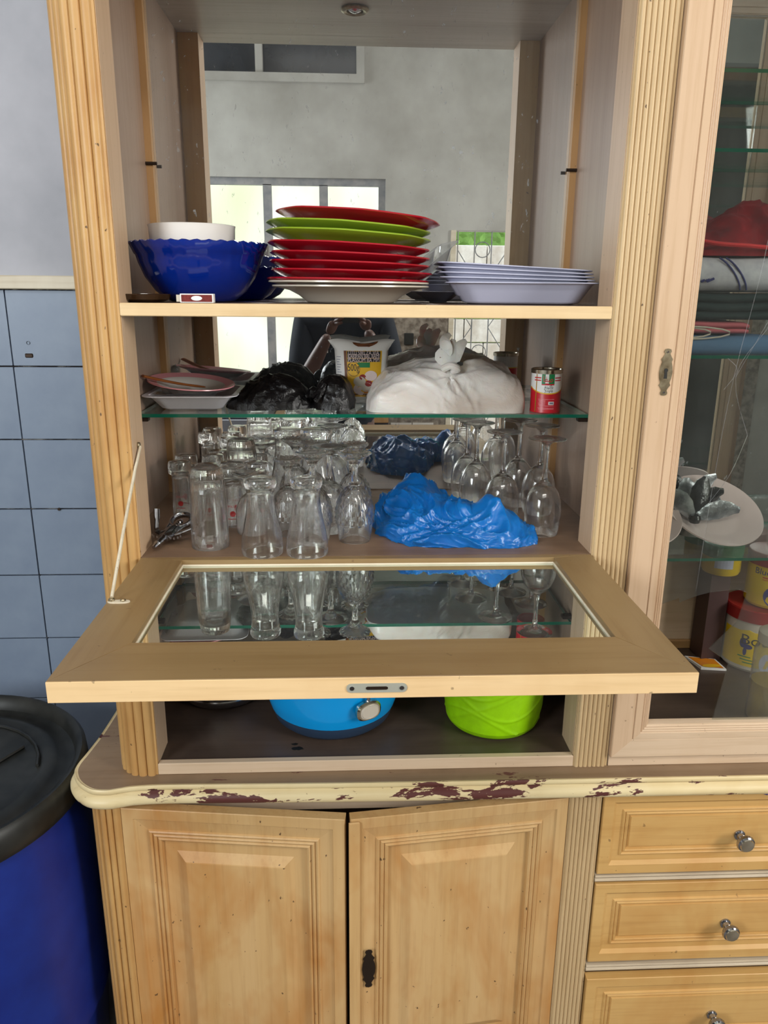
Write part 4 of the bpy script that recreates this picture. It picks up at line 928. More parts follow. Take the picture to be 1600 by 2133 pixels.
# ------------------------------------------------------------------ drinking glasses, all standing upside down
zZ = ZD + .0004
def flute_rm(n_, amp, r_lo=0, r_hi=9, zlo=-9, zhi=9):
    return lambda i, r, z, a, j: (r * (1 + (amp * (abs(cos(n_ * a / 2)) - .5) if zlo < z < zhi else 0)), z)
def make_glass(kind):
    mb = MB(); names = dict(f='footed_beer_glass', t='tumbler', p='flared_glass', s='short_stem_glass', g='cut_goblet', b='balloon_glass', w='wine_glass')
    root = bpy.data.objects.new(names[kind], None); COL.objects.link(root)
    if kind == 'f':      # heavy round foot, slim body, total height .108
        mb.lathe([(.0172, 0), (.0180, .002), (.0168, .04), (.0158, .070), (.0165, .080), (.0215, .084), (.0225, .088), (.0225, .100), (.0205, .1065), (.0120, .108), (0, .108)] + [(0, .089), (.010, .088), (.0142, .083), (.0150, .070), (.0158, .04), (.0168, .002), (.0172, 0)], (0, 0, 0), 40)
    elif kind == 't':    # tall ribbed tumbler .145
        mb.lathe([(.0330, 0), (.0338, .0015), (.0330, .03), (.0312, .085), (.0295, .120), (.0275, .136), (.0250, .1435), (.0215, .145), (.012, .1425), (0, .142), (0, .128), (.018, .1285), (.0245, .124), (.0280, .10), (.0308, .03), (.0320, .0015), (.0330, 0)], (0, 0, 0), 96, lambda i, r, z, a, j: (r * (1 + (.020 * (abs(cos(9 * a)) - .6) * min(1, max(0, (z - .022) / .02)) if i < 9 else 0)) , z))
    elif kind == 'p':    # flared, waisted glass with thick flat foot .134
        mb.lathe([(.0350, 0), (.0360, .0015), (.0366, .014), (.0350, .031), (.0306, .052), (.0262, .074), (.0238, .095), (.0240, .110), (.0258, .1195), (.0275, .124), (.0278, .130), (.0262, .1335), (.018, .134), (0, .1335), (0, .120), (.018, .118), (.0220, .108), (.0220, .096), (.0244, .074), (.0290, .052), (.0335, .031), (.0350, .014), (.0346, .0015), (.0350, 0)], (0, 0, 0), 80, lambda i, r, z, a, j: (r * (1 + (.020 * (abs(cos(6 * a)) - .6) * min(1, max(0, (z - .045) / .03)) if 2 < i < 9 else 0)), z))
    elif kind == 's':
        mb.lathe([(.0265, 0), (.0270, .001), (.0290, .02), (.0285, .045), (.020, .066), (.006, .076), (.0050, .085), (.006, .096), (.012, .103), (.0300, .1105), (.0306, .1125), (.029, .114), (.01, .1122), (0, .112), (0, .078), (.004, .074), (.0185, .064), (.0272, .045), (.0278, .02), (.0258, .001), (.0265, 0)], (0, 0, 0), 56)
    elif kind == 'g':    # diamond-cut bowl, fluted foot .159
        z_ = [.034 + .0085 * k for k in range(8)]
        rr = [.0318, .0322, .0322, .0314, .0296, .0265, .0215, .0150]
        def rmg(i, r, z, a, j):
            if 4 <= i < 12: return r + (.0030 if (i + j // 2) % 2 == 0 else -.0012) * (1 if j % 2 == 0 else .3), z
            if 17 <= i <= 22: return r * (1 + .035 * (1 if j % 4 < 2 else -1) * (1 if r > .012 else 0)), z + (.0012 if j % 4 < 2 and r > .012 else 0)
            return r, z
        pf = [(.0272, 0), (.0278, .001), (.0300, .018), (.0314, .031)] + list(zip(rr, z_)) + [(.0085, .0985), (.0098, .101), (.0062, .104), (.0052, .112), (.0055, .130), (.0100, .140), (.0180, .1465), (.0270, .1520), (.0282, .1545), (.0265, .156), (.012, .1535), (0, .153)]
        pf += [(0, .094), (.010, .0915), (.019, .083), (.0262, .066), (.0295, .045), (.0300, .031), (.0288, .018), (.0266, .001), (.0272, 0)]
        mb.lathe(pf, (0, 0, 0), 64, rmg)
    elif kind == 'b':
        mb.lathe([(.0330, 0), (.0336, .001), (.0362, .02), (.0370, .038), (.0350, .060), (.0275, .080), (.0150, .0920), (.0078, .097), (.0055, .106), (.0050, .125), (.0062, .143), (.012, .1525), (.0300, .1590), (.0345, .1600), (.0345, .1612), (.03, .1615), (.01, .158), (0, .158), (0, .094), (.006, .0925), (.0140, .0895), (.0260, .078), (.0338, .060), (.0358, .038), (.0350, .02), (.0324, .001), (.0330, 0)], (0, 0, 0), 64)
    else:
        mb.lathe([(.0290, 0), (.0295, .001), (.0325, .022), (.0338, .042), (.0322, .062), (.0262, .080), (.0160, .0920), (.0080, .0985), (.0050, .106), (.0040, .125), (.0040, .150), (.0058, .166), (.012, .1725), (.0300, .1765), (.0340, .1772), (.0340, .1782), (.03, .1785), (.01, .176), (0, .176), (0, .096), (.006, .0945), (.0150, .0895), (.0250, .078), (.0312, .061), (.0328, .042), (.0315, .022), (.0285, .001), (.0290, 0)], (0, 0, 0), 64)
    g_ = mb.build('glass_body', M['glass'], root, smooth=True, ang=(28 if kind == 'g' else 60), world=False)
    HB = dict(f=.108, t=.145, p=.134, s=.114, g=.156, b=.1615, w=.1785)[kind]
    if kind == 'f':
        em = MB(); fn = lambda u, v: (.0182 * cos(-pi / 2 + u / .0182), .0182 * sin(-pi / 2 + u / .0182), v)
        disc(em, lambda u, v: fn(u, v), .003, .026, .0052, .0052, 0, 16); text_on(em, 'BTRA', .006, lambda u, v: fn(.002 - u, .040 - v), .016, 0); patch(em, fn, -.006, .011, .0160, .0172, 0, 6)
        em.build('red_crest', M['darkred'], root, world=False)
    return root, HB
GL = [('A', 'f', .017, .322, .108), ('B', 'f', .017, .259, .108), ('C', 'f', .072, .317, .108), ('D', 'f', .075, .373, .106), ('E', 't', .134, .287, .145), ('F', 'f', .117, .356, .101), ('G', 'f', .123, .229, .112), ('H', 'f', .171, .216, .115), ('I', 'f', .159, .339, .104), ('J', 'f', .131, .180, .114), ('K', 's', .169, .138, .114), ('L', 'f', .073, .232, .108), ('tum', 't', .106, .060, .140), ('N', 's', .161, .412, .115),
      ('O', 'p', .219, .379, .150), ('P', 'p', .281, .331, .158), ('Q', 'b', .313, .399, .154), ('R', 'g', .243, .260, .151), ('S', 'g', .277, .207, .153), ('T', 'g', .237, .128, .140), ('U', 'g', .283, .086, .160), ('V', 'b', .311, .149, .158), ('W', 'g', .357, .199, .153), ('X', 'g', .357, .088, .159),
      ('w1', 'w', .606, .293, .178), ('w2', 'w', .640, .190, .178), ('w3', 'w', .703, .121, .178), ('w4', 'w', .699, .323, .178), ('w5', 'w', .728, .259, .178), ('w6', 'w', .598, .366, .173), ('p1', 'p', .200, .021, .130), ('p2', 'p', .276, .018, .131)]
LABS = dict(A='upturned small beer glass by the left side panel, behind the corner glass', B='upturned small beer glass with a red crest in the left corner, nearest the side panel', C='upturned small beer glass second from the side panel, in the rear rows', D='upturned small beer glass at the back left against the mirror',
    E='tall ribbed tumbler with a thick green-tinted base standing among the small glasses', F='upturned small beer glass behind the tall rear tumbler', G='upturned small beer glass just left of centre in the middle rows', H='upturned small beer glass behind the right-hand neighbour of the front tumbler', I='upturned small beer glass right of the tall rear tumbler', J='upturned small beer glass directly behind the large front tumbler',
    K='upturned short stemmed glass with a wide flat foot behind the left flared glass', L='upturned small beer glass behind the left edge of the front tumbler', tum='large ribbed tumbler upside down at the front, beside the corkscrew', N='upturned short stemmed glass at the very back near the mirror',
    O='flared glass upside down at the back, left of its twin', P='flared glass upside down at the back beside the balloon glass', Q='balloon glass upside down at the very back, its foot just under the glass shelf', R='cut goblet upside down in the third row, behind the left flared glass', S='cut goblet upside down right of centre in the third row', T='cut goblet upside down between the two front flared glasses',
    U='cut goblet upside down directly behind the right front flared glass', V='balloon glass upside down behind the right front flared glass', W='rear one of the two cut goblets beside the blue bag', X='front one of the two cut goblets beside the blue bag',
    w1='wine glass upside down behind the middle of the blue bag, second from its left', w2='wine glass upside down just behind the peak of the blue bag', w3='front wine glass upside down, right of the blue bag', w4='wine glass upside down at the back right, in front of the mirror', w5='wine glass upside down by the right side panel', w6='leftmost wine glass at the back, against the mirror', p1='left flared glass upside down at the front edge of the shelf', p2='right flared glass upside down at the front edge of the shelf')
GR = dict(f='small footed beer glasses', t='ribbed tumblers', p='flared glasses', s='short stemmed glasses', g='cut goblets', b='balloon glasses', w='wine glasses at the right')
protos = {}
for key, kd, x, y, h in GL:
    if kd not in protos: protos[kd] = make_glass(kd); r = protos[kd][0]
    else: r = copy_tree(protos[kd][0])
    sc_ = h / protos[kd][1]; r.location = (x, y, zZ); r.scale = (sc_,) * 3; r.rotation_euler = (0, 0, random.uniform(-.4, .4)); tag(r, LABS[key], 'glass', GR[kd])

# blue bag
bb = bag_mesh([(.396, .215), (.398, .150), (.408, .105), (.432, .065), (.470, .042), (.510, .034), (.560, .036), (.610, .029), (.652, .036), (.680, .070), (.676, .108), (.655, .138), (.612, .148), (.570, .170), (.553, .225), (.535, .285), (.490, .315), (.440, .305), (.405, .265)],
              lambda x, y: .030 + .040 * gauss(x, y, .455, .20, .060, .085) + .030 * gauss(x, y, .49, .26, .05, .06) + .046 * gauss(x, y, .607, .112, .030, .035) + .026 * gauss(x, y, .545, .14, .05, .04) + .016 * gauss(x, y, .645, .075, .03, .03), ZD + .0004, .0125, 5.2, 70, 260, .42, 15, 6)
bbo = bb.build('plastic_bag', M['bluebag'], smooth=True, ang=60); tag(bbo, 'crumpled bright blue plastic bag lying between the goblets and the wine glasses', 'bag')

# winged corkscrew
cs = thing('corkscrew', (.030, .095, ZD), 'shiny winged corkscrew lying in the left corner of the middle compartment', 'corkscrew')
A0 = Vector((.0155, .028, ZD + .008)); A1 = Vector((.050, .150, ZD + .030)); ax = (A1 - A0).normalized(); sd = Vector((ax.y, -ax.x, 0)).normalized(); upv = sd.cross(ax)
if upv.z < 0: upv = -upv
Lc = (A1 - A0).length
pt = lambda a, s1=0, u=0: tuple(A0 + ax * a * Lc + sd * s1 + upv * u)
MB().tube([pt(0), pt(.08), pt(.10), pt(.14), pt(.18), pt(.22), pt(.26), pt(.30)], [.0032, .0048, .0062, .0054, .0068, .0056, .0072, .0070], 14).build('handle_tip', M['chrome'], cs, smooth=True)
MB().tube([pt(.28), pt(.34), pt(.48), pt(.56)], [(.011, .007), (.0135, .008), (.0125, .008), (.0105, .007)], 14).build('body', M['chrome'], cs, smooth=True)
MB().tube([pt(.46, -.010), pt(.74, -.017)], .0026, 8).build('frame_bar', M['chrome'], cs, smooth=True)
MB().tube([pt(.46, .010), pt(.74, .017)], .0026, 8).build('frame_bar', M['chrome'], cs, smooth=True)
MB().tube([tuple(A0 + ax * (.80 * Lc) + (sd * cos(t) * .0185 + upv * sin(t) * .004 + ax * sin(t) * .0185)) for t in [k * 2 * pi / 24 for k in range(25)]], [(.0042, .0060)] * 25, 10).build('bell_ring', M['chrome'], cs, smooth=True)
MB().tube([tuple(Vector(pt(.52 + .30 * k / 48)) + sd * cos(k * .75) * .0032 + upv * sin(k * .75) * .0032) for k in range(49)], [.0018] * 44 + [.0014, .0011, .0008, .0006, .0003], 7).build('worm', M['chrome'], cs, smooth=True)
for q, tipv in ((1, (.62, .050, .010)), (-1, (.66, -.034, .030))):
    lv = MB(); lv.tube(catmull([pt(.40, .013 * q), pt(.45, .024 * q, .002), pt((.45 + tipv[0]) / 2, (.024 * q + tipv[1]) / 2, tipv[2] * .5), pt(*tipv)], 5), [(.0065, .0028)] * 5 + [(.0042, .0024)] * 6 + [(.0055, .0018)] * 5, 8)
    lo = lv.build('lever', M['chrome'], cs, smooth=True)
    gt = MB()
    for k in range(7):
        a = R_(-150 + 38 * k); c = Vector(pt(.37, .016 * q)); c2 = c + sd * cos(a) * .010 + ax * sin(a) * .010; gt.box(c2.x - .0014, c2.x + .0014, c2.y - .0014, c2.y + .0014, c2.z - .002, c2.z + .002)
    tag(gt.build('gear_teeth', M['chrome'], lo), kind='stuff')

# ------------------------------------------------------------------ bottom compartment
zB = ZF + .0004
hp = thing('hot_pot', (.313, .172, zB), 'sky blue insulated food pot with slate base and metal latch, under the drop door', 'pot')
MB().lathe([(0, 0), (.095, 0), (.105, .003), (.117, .014), (.1225, .034)], (.313, .172, zB), 72).build('pot_base', M['hotgrey'], hp, smooth=True, ang=50)
MB().lathe([(.1225, .034), (.1240, .0346), (.1290, .050), (.1330, .065), (.1350, .10), (.1352, .15), (.134, .155)], (.313, .172, zB), 72).build('pot_wall', M['hotblue'], hp, smooth=True)
MB().lathe([(.134, .1555), (.137, .157), (.137, .172), (.125, .190), (.08, .205), (.03, .210), (0, .210)], (.313, .172, zB), 72).build('pot_lid', M['hotgrey'], hp, smooth=True)
la = MB(); ca = atan2(-.115, .062); lx, ly = .313 + .1405 * cos(ca), .172 + .1405 * sin(ca); ey = Vector((-sin(ca), cos(ca), 0)); rad_ = Vector((cos(ca), sin(ca), 0))
LC = Vector((lx, ly, zB + .078))
def oval(w, h, t0, t1, c=.003):
    L_ = []
    for k, t in ((.8, t0), (1, t0 + c * .4), (1, t1 - c), (.85, t1), (.70, t1)):
        L_.append([tuple(LC + ey * w * k * (abs(cos(a)) ** .75 * (1 if cos(a) > 0 else -1)) + Vector((0, 0, 1)) * h * k * (abs(sin(a)) ** .75 * (1 if sin(a) > 0 else -1)) + rad_ * t) for a in [i * pi / 16 for i in range(32)]])
    return L_
lt = MB().loops(oval(.0255, .0190, -.002, .009), True, True, True).build('latch', M['silverplastic'], hp, smooth=True)
MB().loops(oval(.0190, .0135, .0085, .0115), True, True, True).build('latch_face', M['cream'], lt, smooth=True)
MB().tube([tuple(LC + Vector((0, 0, .014)) + rad_ * .003), tuple(LC + Vector((0, 0, .075)) + rad_ * .002)], .0035, 8).build('latch_rod', M['chrome'], lt)
sb = thing('steel_basin', (.078, .268, zB), 'polished steel basin at the left of the bottom compartment', 'basin')
mb = MB(); shell(mb, [(0, .001), (.074, 0), (.084, .003), (.092, .014), (.0945, .040), (.097, .062), (.108, .064), (.110, .067)], (.078, .268, zB), 64, None, .0012); mb.build('basin_body', M['steel'], sb, smooth=True, ang=50)
MB().lathe([(.093, .018), (.0955, .020), (.0958, .023), (.094, .025)], (.078, .268, zB), 64).build('rolled_band', M['steel'], sb, smooth=True)
tb = thing('lime_tub', (.634, .146, zB), 'lime green plastic tub with embossed waves, at the right of the bottom compartment', 'tub')
def rml(i, r, z, a, j):
    b = 0
    if .012 < z < .20:
        for k in range(4):
            zz = .03 + .045 * k + .030 * sin(a * 2 + k * 1.3); b = max(b, math.exp(-((z - zz) / .0028) ** 2))
        zz2 = .02 + .12 * ((a / pi * 1.5 + .35) % 1); b = max(b, math.exp(-((z - zz2) / .004) ** 2) * .9)
    return r + b * .0016, z
pf = [(0, 0), (.080, 0), (.086, .002), (.0905, .007), (.0925, .012)] + [(.093 + .013 * min(1, (k * .0025) / .10), .0125 + .0025 * k) for k in range(62)]
mb = MB(); mb.lathe(pf, (.634, .146, zB), 160, rml); mb.build('tub_body', M['lime'], tb, smooth=True, ang=70)
MB().lathe([(.1055, .166), (.110, .168), (.110, .188), (.100, .195), (0, .197)], (.634, .146, zB), 72).build('tub_lid', M['lime'], tb, smooth=True)

# ------------------------------------------------------------------ right bay contents
zR = ZF + .0004
def tub(name, cx, cyy, z, r, h, body, lid, label):
    t = thing(name, (cx, cyy, z), label, 'tub')
    MB().lathe([(0, .002), (r * .86, .001), (r * .93, 0), (r * .95, .003), (r, .006), (r, h - .028)], (cx, cyy, z), 48).build('tub_body', body, t, smooth=True)
    MB().lathe([(r, h - .030), (r * 1.05, h - .029), (r * 1.06, h - .002), (r * 1.02, h), (r * .9, h - .002), (0, h - .002)], (cx, cyy, z), 48).build('screw_lid', lid, t, smooth=True)
    return t
tcx, tcy, tr = 1.288, .370, .069
t1 = tub('beverage_tub', tcx, tcy, zR, tr, .150, M['cream'], M['darkred'], 'cream and yellow tub with a dark red lid marked Bor, right bay floor')
AR = atan2(CAMP.y - tcy, CAMP.x - tcx)
fT = lambda cx, cyy, r, z, a, o_: (lambda u, v: (cx + (r + o_) * cos(a + u / r), cyy + (r + o_) * sin(a + u / r), z + v))
lb = MB(); q = fT(tcx, tcy, tr, zR, AR, .0005); patch(lb, q, -.075, .085, .014, .098, 0, 24)
lb.add([q(-.030 + .115 * k / 20, .098 + .010 * sin(pi * k / 20)) for k in range(21)] + [q(.085 - .115 * k / 20, .097) for k in range(21)], [tuple(range(42))], 0)
q = fT(tcx, tcy, tr, zR, AR, .0010)
disc(lb, q, -.022, .070, .007, .012, 2); disc(lb, q, -.012, .062, .011, .006, 2); disc(lb, q, -.016, .050, .004, .010, 2); disc(lb, q, .030, .028, .014, .022, 3)
for k in range(3): patch(lb, q, -.030 + .006 * k, -.002 + .004 * k, .036 - .007 * k, .0385 - .007 * k, 1, 4)
lb.build('label', [M['yellow2'], M['greenprint'], M['navyprint'], M['tray']], t1)
tx = MB(); text_on(tx, 'Bournvita', .034, lambda u, v: fT(tcx, tcy, tr, zR, AR, .0014)(.049 + u, .078 + v), .150); tx.build('lettering', M['ink'], t1)
t2 = tub('margarine_tub', 1.309, .370, zR + .1505, .055, .125, M['yellow2'], M['darkred'], 'yellow tub marked Blue Band standing on the dark red lid')
AR2 = atan2(CAMP.y - .37, CAMP.x - 1.309)
lb = MB(); q = fT(1.309, .37, .055, zR + .1505, AR2, .0008); disc(lb, q, .014, .030, .028, .026, 0); disc(lb, q, .019, .031, .021, .020, 1); disc(lb, fT(1.309, .37, .055, zR + .1505, AR2, .0012), .020, .040, .009, .007, 2)
patch(lb, q, -.020, .008, .0655, .0668, 3, 4); patch(lb, q, -.020, .002, .0700, .0725, 3, 4); lb.build('label', [M['navyprint'], M['yellow'], M['amber'], M['redprint']], t2)
tx = MB(); text_on(tx, 'Blue Band', .02, lambda u, v: fT(1.309, .37, .055, zR + .1505, AR2, .0012)(.002 + u, .0835 + v), .080); tx.build('lettering', M['navyprint'], t2)
t3 = tub('margarine_tub', 1.200, .400, zR + .215, .042, .070, M['yellow2'], M['greenprint'], 'small yellow tub with a pale label on the added dark box, under the glass shelf')
q = fT(1.200, .400, .042, zR + .215, -1.9, .0008); lb = MB(); patch(lb, q, -.02, .02, .018, .040, 0, 6); lb.build('label', M['tray'], t3)
bx = MB().cbox(1.168, 1.213, .372, .432, zR, zR + .2145, .002).build('shade_box', plain('dark_brown_shade', (70, 48, 46), .5)); tag(bx, 'narrow box added under the small yellow tub, dark brown for the shade there', 'box')  # added box carries the tub; its dark colour stands in for shade
jr = thing('clear_jar', (1.190, .120, zR), 'tall clear plastic jar of yellow liquid at the right edge, right bay floor', 'jar')
mb = MB(); shell(mb, [(0, .001), (.036, 0), (.040, .004), (.041, .02), (.041, .150), (.036, .165), (.034, .172)], (1.190, .120, zR), 40, None, .0015); mb.build('jar_wall', M['clearplastic'], jr, smooth=True)
MB().lathe([(0, .003), (.036, .003), (.0385, .006), (.0385, .085), (0, .085)], (1.190, .120, zR), 40).build('yellow_contents', M['yellowfluid'], jr, smooth=True)
MB().lathe([(.0355, .168), (.0375, .169), (.0375, .190), (.033, .193), (0, .193)], (1.190, .120, zR), 40).build('jar_lid', M['cream'], jr, smooth=True)
sc1 = thing('seasoning_sachet', (1.17, .35, zR), 'small orange and yellow sachet lying flat before the cream and yellow tub', 'sachet')
Sq = [(1.138, .392), (1.200, .368), (1.206, .322), (1.150, .330)]
MB().loops([[(x, y, zR) for x, y in Sq], [(x, y, zR + .004 + .003 * (k % 2)) for k, (x, y) in enumerate(Sq)]], True, True, True).build('packet', M['white'], sc1)
ce = (sum(p[0] for p in Sq) / 4, sum(p[1] for p in Sq) / 4)
ins = [(ce[0] + (x - ce[0]) * .86, ce[1] + (y - ce[1]) * .86) for x, y in Sq]
MB().add([(x, y, zR + .0046 + .003 * (k % 2)) for k, (x, y) in enumerate(ins)], [(0, 1, 2, 3)]).build('orange_print', M['orange'], sc1)
MB().add([(1.176 + .022 * cos(t), .334 + .008 * sin(t), zR + .0078) for t in [k * pi / 8 for k in range(16)]], [tuple(range(16))]).build('yellow_print', M['yellow'], sc1)

# fabrics on the upper glass shelf of the right bay
zH = -.111 + .0005
def folded(name, x0, x1, y0, y1, z0, z1, mat, label, n_=3, bul=.008, cat='cloth', rnd=.012, seed=1):
    """stack of folds with rounded front edges"""
    mb = MB(); prof = []; hh = (z1 - z0) / n_
    for k in range(n_):
        for j in range(7):
            a = -pi / 2 + pi * j / 6; prof.append((y0 + rnd - cos(a) * rnd, z0 + hh * (k + .5) + sin(a) * hh * .5 * .96))
    prof += [(y1, z1 - .001), (y1, z0)]
    Ls = []
    for i in range(25):
        x = x0 + (x1 - x0) * i / 24; e = sqrt(max(0, 1 - (2 * i / 24 - 1) ** 8))
        Ls.append([(x, y + .003 * noise.noise(Vector((x * 9, zz * 20, seed))), z0 + max(0, (zz - z0)) * (.82 + .18 * e) + .005 * noise.noise(Vector((x * 12, y * 6, seed + 3))) * (1 if zz > z0 + .01 else 0)) for y, zz in prof])
    mb.loops(Ls, True, True, True); return tag(mb.build(name, M[mat], smooth=True, ang=70), label, cat)
folded('folded_cloth', .872, 1.16, .205, .43, zH, zH + .036, 'bluecloth', 'slate blue folded cloth at the bottom of the fabric pile in the glass bay', 1)
tb_ = MB()
for k, (cx3, w3) in enumerate(((.955, .100), (.945, .074), (.935, .048), (.925, .026))):
    tb_.tube([(cx3 + w3 * cos(t) * 1.0, .205 + .02 * (k * .1), zH + .040 + .012 * sin(t) * (1 - .12 * k)) for t in [R_(-175 + 23.3 * i) for i in range(16)]], .0016, 6)
tb_.build('hem_loops', M['cream'], bpy.data.objects['folded_cloth'], smooth=True)
folded('folded_cloth', .88, 1.10, .225, .43, zH + .037, zH + .062, 'pinkcloth', 'dusty pink cloth between the blue and the dark green folded cloths', 2, cat='cloth')
folded('folded_cloth', .872, 1.15, .215, .43, zH + .063, zH + .112, 'greencloth', 'dark green folded cloth under the white patterned towel', 3)
twl = folded('folded_towel', .868, 1.25, .200, .43, zH + .113, zH + .176, 'towel', 'white towel with a navy flower outline, folded in the glass bay', 1, rnd=.03, cat='towel')
pt_ = MB(); fz = lambda x, z: (x, .1985 + .03 - sqrt(max(0, .03 ** 2 - (min(.029, abs(z - (zH + .1445)) * .9)) ** 2)), z)
for cx4, cz4, r4 in ((.935, .183, .016), (.950, .198, .012), (.925, .202, .010), (.965, .186, .014), (.915, .190, .012)):
    pt_.tube([fz(cx4 + r4 * cos(t), zH + cz4 - .0385 + r4 * .8 * sin(t)) for t in [k * pi / 8 for k in range(17)]], .0013, 5)
for o4 in (0, .012): pt_.tube([fz(1.02 + o4 + .045 * t ** 1.3, zH + .172 - .055 * t ** 1.6) for t in [k / 10 for k in range(11)]], .0016, 5)
for k in range(14): rr4 = random.Random(k); x4, z4 = .955 + .05 * rr4.random() if k < 8 else .90 + .05 * rr4.random(), .156 + .014 * rr4.random(); pt_.tube([fz(x4, zH + z4 - .036), fz(x4 + .006, zH + z4 - .033)], .0022, 5)
pt_.build('navy_embroidery', M['navyprint'], twl)
pd = bag_mesh([(.955, .30), (.985, .235), (1.06, .215), (1.15, .225), (1.23, .25), (1.24, .35), (1.18, .42), (1.05, .425), (.97, .38)], lambda x, y: .03 + .075 * gauss(x, y, 1.12, .33, .09, .10), zH + .1765, .010, 2.2, 34, 110, .6, 12)
pdo = pd.build('plaid_cloth', M['plaid'], smooth=True, ang=60); tag(pdo, 'dark red checked cloth heaped on the white patterned towel', 'cloth')
MB().tube(catmull([(.985, .232, zH + .203), (1.02, .212, zH + .196), (1.07, .206, zH + .193), (1.13, .212, zH + .189), (1.20, .232, zH + .185)], 5), [(.006, .004)] * 21, 8).build('bright_red_hem', M['redtrim'], pdo, smooth=True)
# wrapped dishes and ribbons on the lower glass shelf
zW = -.511 + .0005
def crescent(cx, cyy, cz, r, tilt, mat, label, az=0):
    mb = MB(); shell(mb, [(0, .001), (.5 * r, 0), (.62 * r, .003), (.9 * r, .018), (r, .022)], (0, 0, 0), 56, None, .003)
    o = mb.build('ceramic_dish', M[mat], smooth=True, ang=60, origin=(0, 0, 0)); o.location = (cx, cyy, cz); o.rotation_euler = (tilt, 0, az); return tag(o, label, 'dish', 'dishes on the lower glass shelf')
crescent(1.120, .325, zW + .050, .105, R_(30), 'paleplate', 'pale pink dish tilted on the lower glass shelf, the right one of two', R_(8))
crescent(.950, .300, zW + .043, .090, R_(28), 'paleplate', 'pale pink dish tilted on the lower glass shelf, the left one of two', R_(-6))
for k, (cx5, lab5) in enumerate(((.945, 'silver and black ribbon bow in crinkled wrap on the left dish'), (1.065, 'silver and black crinkled ribbon behind the right dish'))):
    rb = thing('ribbon_bow', (cx5, .30, zW + .05), lab5, 'ribbon'); rr5 = random.Random(k + 20)
    for j in range(9):
        a = R_(10 + 20 * j + rr5.uniform(-6, 6)); ln = rr5.uniform(.075, .125); mb = MB(); pts = [(cx5 + cos(a) * ln * t, .285 + .03 * (j % 3) + .02 * t, zW + .058 + sin(a) * ln * t * .85 + .010 * sin(t * 3)) for t in [q / 9 for q in range(10)]]
        mb.tube(pts, [(.0016, .005 + .015 * sin(pi * q / 9) + (.0015 if q % 2 else 0)) for q in range(10)], 8)
        mb.build('ribbon_loop', M['silverfoil'] if j % 2 == 0 else M['wrapblack'], rb, smooth=True, ang=30)
    MB().lathe([(0, -.012), (.010, -.008), (.013, 0), (.010, .008), (0, .012)], (cx5, .275, zW + .060), 14).build('bow_knot', M['wrapblack'], rb, smooth=True)
for k, (x6, z6, r6) in enumerate(((.930, .035, .06), (1.12, .03, .05))):
    bg = bag_mesh([(x6 - r6, .36), (x6, .33), (x6 + r6, .345), (x6 + r6 * 1.1, .40), (x6, .425), (x6 - r6, .41)], lambda x, y: .115 - .03 * k, zW, .012, 7.7 + k, 20, 60, .5, 24).build('foil_wrap', M['wrapblack' if k == 0 else 'silverfoil'], smooth=True, ang=40)
    tag(bg, ['crumpled glossy black wrapping behind the left dish', 'crumpled silver wrapping behind the right dish'][k], 'wrapping')

# ------------------------------------------------------------------ the person taking the photograph (seen in the mirror)
def skin_geo(pts, edges, root=0, sub=2):
    """pts = [(x, y, z, rx, ry)] -> grown surface (verts, faces)"""
    me = bpy.data.meshes.new('s'); me.from_pydata([p[:3] for p in pts], edges, []); o = bpy.data.objects.new('s', me); COL.objects.link(o)
    o.modifiers.new('k', 'SKIN'); sv = me.skin_vertices[0].data
    for i, p in enumerate(pts): sv[i].radius = (p[3], p[4] if len(p) > 4 else p[3]); sv[i].use_root = (i == root)
    m_ = o.modifiers.new('u', 'SUBSURF'); m_.levels = sub; m_.render_levels = sub
    dg = bpy.context.evaluated_depsgraph_get(); dg.update(); r = bpy.data.meshes.new_from_object(o.evaluated_get(dg))
    v = [tuple(x.co) for x in r.vertices]; f = [tuple(p.vertices) for p in r.polygons]
    bpy.data.objects.remove(o); bpy.data.meshes.remove(me); bpy.data.meshes.remove(r); return v, f
pe = thing('person', (.33, -1.60, FLOOR), 'person in a black T-shirt holding up a phone with both hands, seen in the mirror', 'person')
PX, PY = .33, -1.60
Ls_, Rs_ = Vector((.145, -1.575, -.165)), Vector((.515, -1.575, -.165))
Le_, Re_ = Vector((.130, -1.44, -.44)), Vector((.560, -1.46, -.42))
Lw_, Rw_ = Vector((.265, -1.300, -.185)), Vector((.430, -1.310, -.165))
body_pts = [(PX, PY, -.66, .145, .10), (PX, PY, -.50, .135, .095), (PX, PY - .005, -.33, .155, .105), (PX, PY - .005, -.20, .150, .10), (PX, PY, -.115, .062, .06), (PX, PY + .012, -.055, .055, .055),
    (*Ls_, .058, .058), (*Le_, .042, .042), (*((Le_ * .6 + Lw_ * .4)), .040, .040), (*Lw_, .027, .024), (*Rs_, .058, .058), (*Re_, .042, .042), (*((Re_ * .6 + Rw_ * .4)), .040, .040), (*Rw_, .027, .024),
    (PX - .09, PY, -.78, .085, .085), (PX - .10, PY + .02, -1.13, .060, .060), (PX - .10, PY, -1.50, .042, .042), (PX - .10, PY + .09, -1.565, .036, .030),
    (PX + .09, PY, -.78, .085, .085), (PX + .10, PY + .02, -1.13, .060, .060), (PX + .10, PY, -1.50, .042, .042), (PX + .10, PY + .09, -1.565, .036, .030)]
eds = [(0, 1), (1, 2), (2, 3), (3, 4), (4, 5), (3, 6), (6, 7), (7, 8), (8, 9), (3, 10), (10, 11), (11, 12), (12, 13), (0, 14), (14, 15), (15, 16), (16, 17), (0, 18), (18, 19), (19, 20), (20, 21)]
bdm = MB(); bdm.add(*skin_geo(body_pts, eds))
